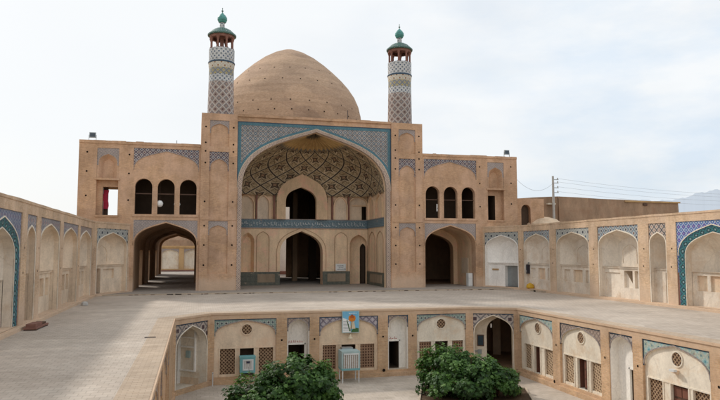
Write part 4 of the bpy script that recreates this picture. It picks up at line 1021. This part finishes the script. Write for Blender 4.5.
# ------------------------------------------------------------------ court furniture
def cooler1():
    root = thing('evaporative_cooler', 'boxy turquoise air cooler with a white framed grille, behind the left bush', 'air cooler', (2.75, 34.1, -3.4), 'air coolers against the court wall')
    f = F(2.36, 34.0, 1, 0)
    t = MB(); BX(t, f, 0, .78, 0, .5, -3.05, -2.26, 'turq_paint'); BX(t, f, -.02, .80, -.02, .52, -2.28, -2.22, 'turq_paint'); t.build('casing', root)
    t = MB()
    for a, b, c, e in ((.13, .68, -2.92, -2.86), (.13, .68, -2.42, -2.36), (.13, .19, -2.86, -2.42), (.62, .68, -2.86, -2.42)): BX(t, f, a, b, -.03, 0, c, e, 'metal_w')
    t.build('frame', root)
    t = MB(); Q(t, f, .19, .62, -2.86, -2.42, -.004, 'metal_w')
    for k in range(5): BX(t, f, .22 + k * .08, .245 + k * .08, -.02, -.004, -2.84, -2.44, 'pad')
    BX(t, f, .32, .5, -.024, -.004, -2.56, -2.46, 'ink')
    t.build('grille', root)
    for x in (.03, .71):
        t = MB(); BX(t, f, x, x + .04, .03, .07, -3.5, -3.05, 'metal_g'); BX(t, f, x, x + .04, .42, .46, -3.42, -3.05, 'metal_g'); t.build('leg', root)
cooler1()
def cooler2():
    root = thing('evaporative_cooler', 'pale turquoise air cooler on tall thin legs beneath the flower poster', 'air cooler', (8.0, 33.4, ZB), 'air coolers against the court wall')
    f = F(7.52, 33.1, 1, 0)
    t = MB(); BX(t, f, 0, .98, 0, .85, -2.12, -2.02, 'pale_turq'); BX(t, f, 0, .98, 0, .85, -3.0, -2.9, 'turq_paint')
    for a in (0, .9): BX(t, f, a, a + .08, 0, .08, -2.9, -2.12, 'pale_turq'); BX(t, f, a, a + .08, .77, .85, -2.9, -2.12, 'pale_turq')
    BX(t, f, .05, .93, .04, .8, -2.9, -2.12, 'pad'); BX(t, f, -.004, .02, .08, .77, -2.9, -2.12, 'pale_turq'); t.build('casing', root)
    t = MB()
    for k in range(8): BX(t, f, .12 + k * .105, .16 + k * .105, .0, .04, -2.9, -2.12, 'metal_w')
    BX(t, f, .10, .92, -.01, .02, -2.2, -2.12, 'metal_w'); t.build('grille', root)
    for a in (.03, .9):
        for d in (.03, .77):
            t = MB(); BX(t, f, a, a + .05, d, d + .05, ZB, -3.0, 'metal_w'); t.build('leg', root)
    t = MB(); BX(t, f, .2, .8, .85, 1.3, -2.6, -1.95, 'metal_g'); t.build('duct', root)
cooler2()
# poster with a flower
pr_ = thing('poster', 'framed blue poster with an orange flower hanging on the court wall', 'poster', (8.28, 34.36, -.6))
f = F(7.8, 34.33, 1, 0)
t = MB(); BX(t, f, 0, .97, 0, .05, -1.22, -.04, 'pale_turq'); t.build('frame', pr_)
t = MB(); d = -.004; Q(t, f, .04, .93, -1.18, -.08, d, 'sky_blue')
t.face([f.p(.04, d - .002, -1.18), f.p(.50, d - .002, -1.18), f.p(.42, d - .002, -.55), f.p(.04, d - .002, -.40)], [(0, 0)] * 4, 'paper')
t.face([f.p(.50, d - .003, -1.18), f.p(.93, d - .003, -1.18), f.p(.93, d - .003, -.98), f.p(.75, d - .003, -.95), f.p(.55, d - .003, -1.05)], [(0, 0)] * 5, 'leafp')
t.face([f.p(.40, d - .004, -1.12), f.p(.48, d - .004, -1.15), f.p(.30, d - .004, -.52), f.p(.25, d - .004, -.5)], [(0, 0)] * 4, 'leafp')
t.face([f.p(.45, d - .004, -1.0), f.p(.75, d - .004, -1.0), f.p(.68, d - .004, -.62), f.p(.5, d - .004, -.62)], [(0, 0)] * 4, 'skinp')
t.face([f.p(.46, d - .004, -1.1), f.p(.50, d - .004, -1.1), f.p(.58, d - .004, -.6), f.p(.55, d - .004, -.6)], [(0, 0)] * 4, 'leafp')
for k, (cx_, cz_, rx, rz, mm) in enumerate(((.46, -.44, .10, .16, 'orange'), (.66, -.44, .10, .16, 'orange'), (.56, -.40, .10, .17, 'orange2'), (.56, -.52, .16, .10, 'orange'))):
    P = [(cx_ + rx * math.cos(a), cz_ + rz * math.sin(a)) for a in [i * math.pi / 8 for i in range(16)]]
    t.face([f.p(a, d - .006 - k * .001, b) for a, b in P], P, mm)
rr = random.Random(5)
for k in range(7):
    x = .08
    z = -.62 - k * .075
    while x < .36:
        w = rr.uniform(.02, .06); BX(t, f, x, x + w, d - .004, d - .0025, z, z + .018, 'ink'); x += w + .015
for k in range(8): x = .38 + k * .055; BX(t, f, x, x + rr.uniform(.02, .045), d - .003, d, -.20 + rr.uniform(-.01, .01), -.15 + rr.uniform(0, .02), 'paper')
t.build('picture', pr_)
t = MB(); f2 = (8.26, 34.28); lathe(t, *f2, [(.02, -1.28), (.05, -1.34), (.07, -1.42), (.15, -1.5), (.13, -1.52)], 'skinp', 14); tube(t, [(8.26, 34.44, -1.30), (8.26, 34.34, -1.27), (8.26, 34.28, -1.29)], .018, 'metal_g')
tag(t.build('wall_lamp'), 'small cream bell-shaped wall lamp just below the flower poster', 'lamp')
# notice on the iwan wall
nt = thing('notice', 'white paper notice with dark lettering fixed beside the portal door', 'notice', (13.4, 59.7, 1.65))
f = F(12.94, 59.70, 1, 0)
t = MB(); BX(t, f, 0, .98, 0, .03, 1.36, 2.02, 'paper'); t.build('board', nt)
t = MB(); rr = random.Random(8)
for z, x0, x1, h in ((1.80, .2, .75, .08), (1.66, .3, .7, .03), (1.47, .12, .86, .06)):
    x = x0
    while x < x1:
        w = rr.uniform(.04, .12); BX(t, f, x, x + w, -.006, 0, z, z + h * rr.uniform(.5, 1), 'ink'); 
        if rr.random() > .5: BX(t, f, x, x + .025, -.006, 0, z, z + h * 1.4, 'ink')
        x += w + .025
t.build('lettering', nt)
# plaque over left part of the white niche door wall
f = fRc; t = MB(); BX(t, f, .75, 1.45, .36, .41, 1.55, 1.68, 'ochre'); tag(t.build('plaque'), 'small tan plaque on the white wall left of the grey metal door', 'plaque')
t = MB(); BX(t, f, 0.95, 1.0, .0, .02, .1, .2, 'metal_w')
# black box and yellow bag in the next niche
t = MB(); f = fR
BX(t, f, .42, .60, .15, .42, 1.35, 2.1, 'black'); BX(t, f, .45, .57, .13, .15, 1.75, 2.0, 'glass'); BX(t, f, .46, .56, .13, .15, 1.45, 1.65, 'metal_g'); BX(t, f, .5, .54, .3, .42, 2.1, 2.3, 'metal_g')
tag(t.build('speaker_box'), 'black box hanging at the left side of the niche beside the white niche', 'speaker')
t = MB(); cx_, cy_ = fR.p(1.1, .12, 0)[:2]
lathe(t, cx_, cy_, [(0, .16), (.28, .17), (.33, .3), (.27, .48), (.13, .56), (.05, .6), (0, .62)], 'yellow', 12)
tag(t.build('plastic_bag', smooth=True), 'yellow bag lying on the sill of an upper right niche', 'bag')
# white cabinet in the right passage
t = MB(); box(t, 23.75, 24.15, 53.5, 54.0, PZ, 1.25, 'metal_w'); box(t, 23.77, 24.13, 53.48, 53.5, .15, .75, 'paper'); box(t, 23.77, 24.13, 53.48, 53.5, .78, 1.2, 'paper')
tag(t.build('cabinet'), 'narrow white cabinet standing at the right jamb of the dark passage', 'cabinet')
# globe lamps hanging in the left gallery
for x, y_, z, lb_, rad in ((-2.80, 53.3, 6.98, 'round white globe lamp hanging in the middle opening of the left gallery', .27), (-1.47, 53.6, 6.98, 'white globe lamp half hidden by the pier of the left gallery', .25)):
    t = MB(); lathe(t, x, y_, [(0.001, z - rad), (rad * .5, z - rad * .87), (rad * .87, z - rad * .5), (rad, z), (rad * .87, z + rad * .5), (rad * .5, z + rad * .87), (0.001, z + rad)], 'paper', 14)
    tube(t, [(x, y_, z + rad), (x, y_, 8.9)], .012, 'wood', 5)
    tag(t.build('globe_lamp', smooth=True), lb_, 'lamp', 'globe lamps of the left gallery')
t = MB()
fq = F(0, 53.5, 1, 0); BX(t, fq, 20.75, 21.05, -.02, 0, 6.75, 7.4, 'paper'); BX(t, fq, 20.8, 20.98, -.026, -.02, 7.0, 7.05, 'ink'); tag(t.build('paper_sign'), 'white paper sign behind the first opening of the right gallery', 'sign')
# red flag in the left window
t = MB()
for k in range(6):
    z0, z1 = 6.55 + k * .25, 6.8 + k * .25; o0, o1 = .05 * math.sin(k * 1.3), .05 * math.sin(k * 1.3 + 1.3)
    t.face([(-7.12 + o0 * .3, 54.0 + o0, z0), (-6.74 + o0, 54.05, z0), (-6.74 + o1, 54.05, z1), (-7.12 + o1 * .3, 54.0 + o1, z1)], [(0, 0)] * 4, 'red')
box(t, -7.7, -6.78, 54.3, 54.36, 6.0, 8.45, 'wood'); tube(t, [(-7.12, 54.02, 6.0), (-7.12, 54.02, 8.3)], .03, 'metal_g', 6)  # dark panel added to narrow the bright part of the window
tag(t.build('flag'), 'red flag hanging against a dark panel added to darken part of the open window of the left wing', 'flag')
# floodlights
def flood(x, label):
    root = thing('floodlight', label, 'floodlight', (x, 53.4, 11.8), 'floodlights on the wing roofs')
    t = MB(); box(t, x - .24, x + .24, 53.3, 53.42, 12.08, 12.5, 'metal_g'); box(t, x - .18, x + .18, 53.42, 53.56, 12.16, 12.42, 'metal_g'); t.build('housing', root)
    t = MB(); box(t, x - .19, x + .19, 53.285, 53.3, 12.14, 12.44, 'glass'); t.build('lens', root)
    t = MB(); box(t, x - .28, x - .25, 53.33, 53.39, 11.8, 12.3, 'metal_g'); box(t, x + .25, x + .28, 53.33, 53.39, 11.8, 12.3, 'metal_g'); box(t, x - .28, x + .28, 53.33, 53.39, 11.78, 11.82, 'metal_g'); t.build('bracket', root)
flood(-7.95, 'left floodlight on the roof corner of the left wing'); flood(27.65, 'right floodlight on the roof of the right wing')
# small antenna rods on the parapet
for x, h, lb_ in ((-1.6, .35, 'short rod standing on the roof edge of the left wing'), (10.8, 1.0, 'thin rod standing on the parapet between dome and right minaret')):
    t = MB(); X_ = x if x < 0 else 12.6; zb = 11.8 if x < 0 else 14.4; tube(t, [(X_, 53.4, zb), (X_, 53.4, zb + h)], .025, 'black', 6); box(t, X_ - .08, X_ + .08, 53.35, 53.45, zb, zb + .06, 'black')
    tag(t.build('rod'), lb_, 'rod')
# brown tray and grey stone by left arcade
t = MB(); f = F(-6.66, 28.7, .04, 1)
BX(t, f, 0, 1.9, -.5, -.02, .05, .12, 'm_brown'); BX(t, f, .05, .15, -.5, -.02, .0, .05, 'wood'); BX(t, f, 1.7, 1.8, -.5, -.02, 0, .05, 'wood'); BX(t, f, .1, 1.1, -.45, -.08, .12, .25, 'm_brown'); BX(t, f, 1.15, 1.8, -.42, -.05, .12, .2, 'wood')
tag(t.build('wooden_pallet'), 'low reddish brown pallet lying at the foot of the left arcade', 'pallet')
t = MB(); lathe(t, -6.3, 41.3, [(0, 0), (.22, .01), (.2, .14), (.1, .22), (0, .24)], 'concrete', 7); tag(t.build('stone'), 'small grey stone at the foot of the left arcade', 'stone')
t = MB(); x, y = fR.p(2.3, -.32, 0)[:2]; box(t, x - .1, x + .16, y - 1.8, y + .2, 0, .13, 'stone_p'); box(t, x - .115, x - .1, y - .6, y - .3, .0, .11, 'dark_hole')
tag(t.build('drain_block'), 'low stone block with a dark drain hole before the upper right niches', 'drain')
t = MB(); box(t, -1.75, -1.35, 25.3, 25.36, .004, .03, 'black'); tag(t.build('stick'), 'short dark stick lying on the sunlit left terrace', 'stick')
# standpipe by the left corner of the court
t = MB(); tube(t, [(1.0, 34.1, ZB), (1.0, 34.1, -2.95)], .03, 'metal_w', 8); tube(t, [(1.0, 34.1, -2.98), (1.0, 33.95, -3.0)], .02, 'metal_g', 6)
tag(t.build('standpipe'), 'thin white standpipe tap in front of the left corner pier of the court', 'tap')

# ------------------------------------------------------------------ background buildings
fb_ = thing('roof_house', 'low brick roof building with a dark arched doorway right of the mosque', 'building', (31, 56, 0))
f = F(28.7, 56, 1, 0); t = MB(); p = rprof(1.75, 2.75, 7.2)
grid(t, f, 0, 4.2, 0, 8.3, [(1.75, 2.75, 5.0, 7.7)], 0, 'brick'); spandrel(t, f, 1.75, 2.75, 7.7, p, 0, 'brick'); loft(t, f, full(p, 5), 0, full(p, 5), .4, 'brick')
QS(t, f, 4.2, 0, 6, 0, 8.3, 'brick'); QS(t, f, 0, 0, 6, 0, 8.3, 'brick'); QT(t, f, 0, 4.2, 0, 6, 8.3, 'mud'); Q(t, f, 0, 4.2, 0, 8.3, 6, 'brick'); t.build('wall', fb_)
t = MB(); Q(t, f, 1.6, 2.9, 5, 7.9, .4, 'dark_in'); t.build('doorway', fb_)
mw = thing('mud_brick_building', 'long reddish mud-plastered building running behind the right arcade', 'building', (42, 60, 0))
t = MB(); jr = random.Random(4); f = F(31.2, 59.5, 21.5, 1.0)
P = [(0, 8.55), (3, 8.8), (5.6, 8.95), (8, 8.92), (11, 8.82), (14, 8.8), (17, 8.72), (19, 8.75), (21.2, 8.72)]
for (a, za), (b, zb) in zip(P, P[1:]):
    t.face([f.p(a, 0, 0), f.p(b, 0, 0), f.p(b, .1, zb), f.p(a, .1, za)], [(a, 0), (b, 0), (b, zb), (a, za)], 'mud'); t.face([f.p(a, .1, za), f.p(b, .1, zb), f.p(b, 9, zb + .4), f.p(a, 9, za + .4)], [(a, 0), (b, 0), (b, 9), (a, 9)], 'earth')
t.face([f.p(21.2, .1, 8.72), f.p(21.6, 0, 0), f.p(21.6, 9, 0), f.p(21.2, 9, 9.1)], [(0, 0)] * 4, 'mud'); QS(t, f, 0, 0, 9, 0, 8.6, 'mud')
BX(t, f, 5.6, 5.75, -.12, 0, 4, 8.93, 'mud')
t.build('wall', mw)
t = MB(); BX(t, f, 4.2, 5.1, -.3, .2, 8.05, 8.2, 'white_old'); t.build('spout', mw); t = MB(); BX(t, f, 16.4, 16.9, -.05, .1, 8.2, 8.45, 'wood'); t.build('vent', mw); t = MB(); BX(t, f, 14.0, 21.4, -.04, .1, 8.55, 8.72, 'ochre'); t.build('parapet', mw)
t = MB(); lathe(t, 33.2, 57, [(2.2, 5.2), (2.0, 5.9), (1.4, 6.35), (.7, 6.55), (0, 6.62)], 'cream_low', 20); tag(t.build('roof_dome', smooth=True), 'shallow pale plaster roof dome right of the mosque wing', 'dome')
# building body under the right-hand roofs so that nothing floats
t = MB(); box(t, 27.9, 34, 4, 55.9, 0, 5.15, 'mud'); tag(t.build('flat_roof_block'), 'flat-roofed block hidden behind the right arcade', 'building')
# beyond the left passage
fw_ = thing('rear_arcade', 'sunlit rear court wall with cream arched panels seen through the left passage', 'arcade', (-3, 105, 0))
f = F(-16, 105, 1, 0); t = MB(); w = 2.65; hs = []
for k in range(8): hs.append((1.0 + k * 3.44, 1.0 + k * 3.44 + w, .45, 3.6))
off = -3.81 + 16 + .68                       # pilaster between arches near X=-2
hs = [(13.6 + 0.72 + (k - 4) * 3.40, 13.6 + 0.72 + (k - 4) * 3.40 + 2.65, .45, 3.62) for k in range(9)]
grid(t, f, 0, 30, 0, 4.05, hs, 0, 'ochre'); BX(t, f, 0, 30, -.12, 0, 3.78, 3.98, 'ochre'); QT(t, f, 0, 30, 0, 1, 4.05, 'ochre'); t.build('wall', fw_)
for h in hs:
    t = MB(); p = prof(h[0] + .05, h[1] - .05, 2.75, 3.5); spandrel(t, f, h[0], h[1], 3.62, p, .05, 't_grey'); t.build('tile_spandrel', fw_)
    t = MB(); q = full(p, .45); loft(t, f, q, .05, q, .3, 'cream'); fill(t, f, p, .45, .3, 'white_old'); t.build('niche', fw_)
t = MB(); box(t, -16, 14, 104.3, 104.95, 0, .3, 'm_brown'); t.build('bench_step', fw_)
rb_ = thing('village_house', 'brown domed mud house beyond the rear court wall', 'house', (-3, 118, 0))
t = MB(); box(t, -9, 3.5, 114, 122, 0, 5.1, 'mud'); t.build('wall', rb_)
t = MB(); lathe(t, -2.2, 118, [(3.2, 5.1), (2.9, 6.1), (2.1, 6.9), (1.1, 7.3), (0, 7.4)], 'mud', 20); t.build('roof_dome', rb_, smooth=True)
# rear hall behind prayer hall: bright wall seen through the door
t = MB(); box(t, 4, 16, 88, 88.5, 0, 11, 'white'); box(t, 4, 16, 87.2, 88, 0, .5, 'm_brown'); tag(t.build('rear_wall'), 'pale rear courtyard wall glimpsed through the portal door', 'wall')
# utility pole and wires
up = thing('utility_pole', 'grey concrete utility pole with insulator arms rising behind the right arcade', 'utility pole', (35.9, 59.2, 0))
t = MB(); tube(t, [(35.9, 59.2, 0), (35.9, 59.2, 11.0)], .18, 'concrete', 10, .11); t.build('pole', up)
for z in (10.6, 10.25, 9.75, 9.25):
    t = MB(); box(t, 35.9, 36.5, 59.1, 59.2, z, z + .06, 'metal_g'); tube(t, [(36.4, 59.15, z), (36.4, 59.15, z + .22)], .06, 'concrete', 8); t.build('insulator_arm', up)
def wire(p0, p1, sag, label, grp, r=.012):
    t = MB(); a, b = Vector(p0), Vector(p1); pts = []
    for k in range(17):
        s_ = k / 16; q = a.lerp(b, s_); q.z -= sag * 4 * s_ * (1 - s_); pts.append(q)
    tube(t, pts, r, 'metal_g', 4); tag(t.build('wire'), label, 'wire', grp)
for z in (10.75, 10.4, 9.9, 9.4): wire((36.4, 59.15, z), (88, 70, z + .6), .9, 'thin overhead wire running right from the utility pole', 'overhead wires right of the pole', .009)
wire((35.9, 59.1, 10.3), (28.4, 53.6, 10.2), 1.1, 'sagging wire between the right wing and the utility pole', None, .013)

# ------------------------------------------------------------------ bushes
def bush(name, label, loc, lobes, nleaf, seed):
    rg = random.Random(seed); root = thing(name, label, 'bush', loc, 'leafy green bushes in the court')
    clumps = []
    for (cx, cy, cz, rx, ry, rz) in lobes:
        for k in range(int(110 * rx * ry / 4)):
            while True:
                v = Vector((rg.gauss(0, 1), rg.gauss(0, 1), rg.gauss(0, 1))).normalized()
                if v.z > -.55: break
            q = rg.uniform(.68, 1.0) if rg.random() > .12 else rg.uniform(1.0, 1.14)
            c = Vector((cx + v.x * rx * q, cy + v.y * ry * q, cz + v.z * rz * q))
            clumps.append((c, v, rg.uniform(.2, .42), rg.uniform(-.2, .2)))
    vs, fs, tone = [], [], []
    shape = [(0, 0), (.42, .22), (.30, .42), (.5, .72), (.14, .66), (0, 1.05), (-.14, .66), (-.5, .72), (-.30, .42), (-.42, .22)]
    for k in range(nleaf):
        c, v, r_, tn = rg.choice(clumps)
        o = Vector((rg.gauss(0, 1), rg.gauss(0, 1), rg.gauss(0, 1))).normalized() * r_ * rg.random() ** .4
        p = c + o
        if p.z < loc[2] + .12: continue
        nrm = (o.normalized() * .8 + v * .6 + Vector((0, 0, .75)) + Vector((rg.gauss(0, .4), rg.gauss(0, .4), rg.gauss(0, .4)))).normalized()
        tx = nrm.cross(Vector((rg.gauss(0, 1), rg.gauss(0, 1), rg.gauss(0, 1)))).normalized(); ty = nrm.cross(tx)
        sz = rg.choice((rg.uniform(.07, .13), rg.uniform(.12, .24))); b0 = len(vs)
        for (a, b) in shape: vs.append(p + tx * a * sz + ty * b * sz - nrm * (a * a * .5 + (b - .4) ** 2 * .25) * sz)
        fs.append(list(range(b0, b0 + 10)))
        hgt = o.normalized().dot(Vector((-.2, .1, 1))) if o.length else 0  # leaves on the sunward top of a clump are painted lighter
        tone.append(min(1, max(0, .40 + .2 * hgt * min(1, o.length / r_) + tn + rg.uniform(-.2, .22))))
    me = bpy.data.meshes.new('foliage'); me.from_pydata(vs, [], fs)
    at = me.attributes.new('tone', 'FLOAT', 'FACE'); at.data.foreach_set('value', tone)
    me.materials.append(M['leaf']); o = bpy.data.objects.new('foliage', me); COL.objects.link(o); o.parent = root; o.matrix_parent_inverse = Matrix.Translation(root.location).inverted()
    t = MB()
    for (c, v, r_, tn) in clumps[::3]:
        base = Vector((loc[0] + rg.uniform(-.25, .25), loc[1] + rg.uniform(-.25, .25), loc[2])); mid = base.lerp(c, .5) + Vector((0, 0, .25))
        tube(t, [base, mid, c], .045, 'wood', 5, .012)
    for k in range(26):                        # bare shoots that break the outline
        (c, v, r_, tn) = rg.choice(clumps); q = c + v * r_ * rg.uniform(.8, 1.3) + Vector((0, 0, rg.uniform(.05, .3)))
        tube(t, [c, c.lerp(q, .5) + Vector((rg.uniform(-.05, .05), 0, 0)), q], .012, 'wood', 4, .005)
    t.build('branches', root)
bush('bush', 'wide round green bush at the left, in front of the turquoise air cooler', (4.0, 27.6, ZB), [(3.0, 27.4, -3.0, 1.7, 1.6, .95), (4.3, 27.7, -2.65, 1.7, 1.7, 1.35), (4.95, 27.4, -2.85, 1.1, 1.4, 1.0)], 15000, 1)
bush('bush', 'taller left one of two green bushes growing together at the right', (11.5, 29.6, ZB), [(11.85, 29.6, -2.68, 1.2, 1.3, 1.25), (12.6, 29.2, -2.9, 1.0, 1.1, 1.0), (11.5, 29.0, -3.05, .7, .9, .7)], 11000, 2)
bush('bush', 'lower green bush spreading right beside the taller bush at the right', (13.9, 28.6, ZB), [(13.3, 28.6, -2.95, 1.25, 1.3, 1.0), (14.3, 28.6, -3.12, .95, 1.1, .70), (12.5, 28.1, -3.05, .9, .9, .85)], 10000, 3)
def bed(pts, label):
    root = thing('planting_bed', label, 'planting bed', (pts[0][0], pts[0][1], ZB), 'planting beds in the court floor')
    t = MB(); t.face([(x, y, ZB + .006) for x, y in pts], pts, 'soil'); t.build('soil', root)
    t = MB()
    for (a, b), (c, e) in zip(pts, pts[1:] + pts[:1]):
        f = F(a, b, c - a, e - b); L = math.hypot(c - a, e - b); BX(t, f, 0, L, -.08, 0.0, ZB, ZB + .06, 'stone_p')
    t.build('kerb', root)
bed([(10.1, 28.3), (14.9, 26.6), (16.1, 29.6), (11.3, 31.3)], 'square soil bed with stone kerb under the pair of right-hand bushes')
bed([(2.6, 25.6), (6.0, 25.6), (6.0, 29.0), (2.6, 29.0)], 'square soil bed with stone kerb under the left bush')

# ------------------------------------------------------------------ light, sky, camera
sun_dir = Vector((0.80, -1.03, -1.0)).normalized()          # direction the light travels
ld = bpy.data.lights.new('Sun', 'SUN'); ld.energy = 2.1; ld.angle = R(4.0); ld.color = (1.0, 0.94, 0.86)
lo = bpy.data.objects.new('Sun', ld); COL.objects.link(lo); lo.rotation_euler = sun_dir.to_track_quat('-Z', 'Y').to_euler()
elev = math.asin(-sun_dir.z); az = math.atan2(-sun_dir.x, -sun_dir.y)
W = bpy.data.worlds.new('World'); S.world = W; W.use_nodes = True; nt_ = W.node_tree; nt_.nodes.clear()
out = nt_.nodes.new('ShaderNodeOutputWorld'); bg = nt_.nodes.new('ShaderNodeBackground'); bg.inputs[1].default_value = 0.105
sky = nt_.nodes.new('ShaderNodeTexSky'); sky.sky_type = 'NISHITA'; sky.sun_disc = False; sky.sun_elevation = elev; sky.sun_rotation = az; sky.dust_density = 2.5; sky.air_density = 1.2
tc = nt_.nodes.new('ShaderNodeTexCoord'); mp = nt_.nodes.new('ShaderNodeMapping'); mp.inputs['Scale'].default_value = (1, 1, 2.6); mp.inputs['Rotation'].default_value = (0, 0, 0.6)
nt_.links.new(tc.outputs['Generated'], mp.inputs[0])
nz = nt_.nodes.new('ShaderNodeTexNoise'); nz.inputs['Scale'].default_value = 2.6; nz.inputs['Detail'].default_value = 7; nz.inputs['Roughness'].default_value = .52; nz.inputs['Distortion'].default_value = .3
nt_.links.new(mp.outputs[0], nz.inputs['Vector'])
rp = nt_.nodes.new('ShaderNodeValToRGB'); rp.color_ramp.elements[0].position = .36; rp.color_ramp.elements[0].color = (.86, .86, .86, 1); rp.color_ramp.elements[1].position = .60; rp.color_ramp.elements[1].color = (.985, .985, .985, 1)
nt_.links.new(nz.outputs[0], rp.inputs[0])
mxn = nt_.nodes.new('ShaderNodeMix'); mxn.data_type = 'RGBA'; nt_.links.new(rp.outputs[0], mxn.inputs[0]); nt_.links.new(sky.outputs[0], mxn.inputs[6])
# thin cloud is white over most of the sky and lets more blue through low in the east
sx = nt_.nodes.new('ShaderNodeSeparateXYZ'); nt_.links.new(tc.outputs['Generated'], sx.inputs[0])
mr = nt_.nodes.new('ShaderNodeMapRange'); nt_.links.new(sx.outputs[0], mr.inputs[0]); mr.inputs[1].default_value = .12; mr.inputs[2].default_value = .75
nz2 = nt_.nodes.new('ShaderNodeTexNoise'); nz2.inputs['Scale'].default_value = 5.5; nz2.inputs['Detail'].default_value = 8; nz2.inputs['Roughness'].default_value = .58; nt_.links.new(mp.outputs[0], nz2.inputs['Vector'])
r2 = nt_.nodes.new('ShaderNodeMapRange'); nt_.links.new(nz2.outputs[0], r2.inputs[0]); r2.inputs[1].default_value = .62; r2.inputs[2].default_value = .36
mm = nt_.nodes.new('ShaderNodeMath'); mm.operation = 'MULTIPLY'; nt_.links.new(mr.outputs[0], mm.inputs[0]); nt_.links.new(r2.outputs[0], mm.inputs[1])
cc = nt_.nodes.new('ShaderNodeMix'); cc.data_type = 'RGBA'; nt_.links.new(mm.outputs[0], cc.inputs[0]); cc.inputs[6].default_value = (9.0, 9.25, 9.45, 1); cc.inputs[7].default_value = (7.0, 8.05, 9.2, 1)
nt_.links.new(cc.outputs[2], mxn.inputs[7])
nt_.links.new(mxn.outputs[2], bg.inputs[0]); nt_.links.new(bg.outputs[0], out.inputs[0])

cd = bpy.data.cameras.new('Camera'); cd.sensor_width = 36; cd.lens = 641 / 720 * 36; cd.clip_end = 20000; cd.clip_start = .1
co = bpy.data.objects.new('Camera', cd); COL.objects.link(co); co.location = (0, 0, 3.2)
co.rotation_euler = (R(90 + 4.5757), 0, R(-14.391)); S.camera = co
S.view_settings.view_transform = 'Standard'; S.view_settings.look = 'None'; S.view_settings.exposure = 0; S.view_settings.gamma = 1
S.render.engine = 'CYCLES'; S.render.resolution_x = 1024; S.render.resolution_y = 569
S.cycles.max_bounces = 6; S.cycles.diffuse_bounces = 5
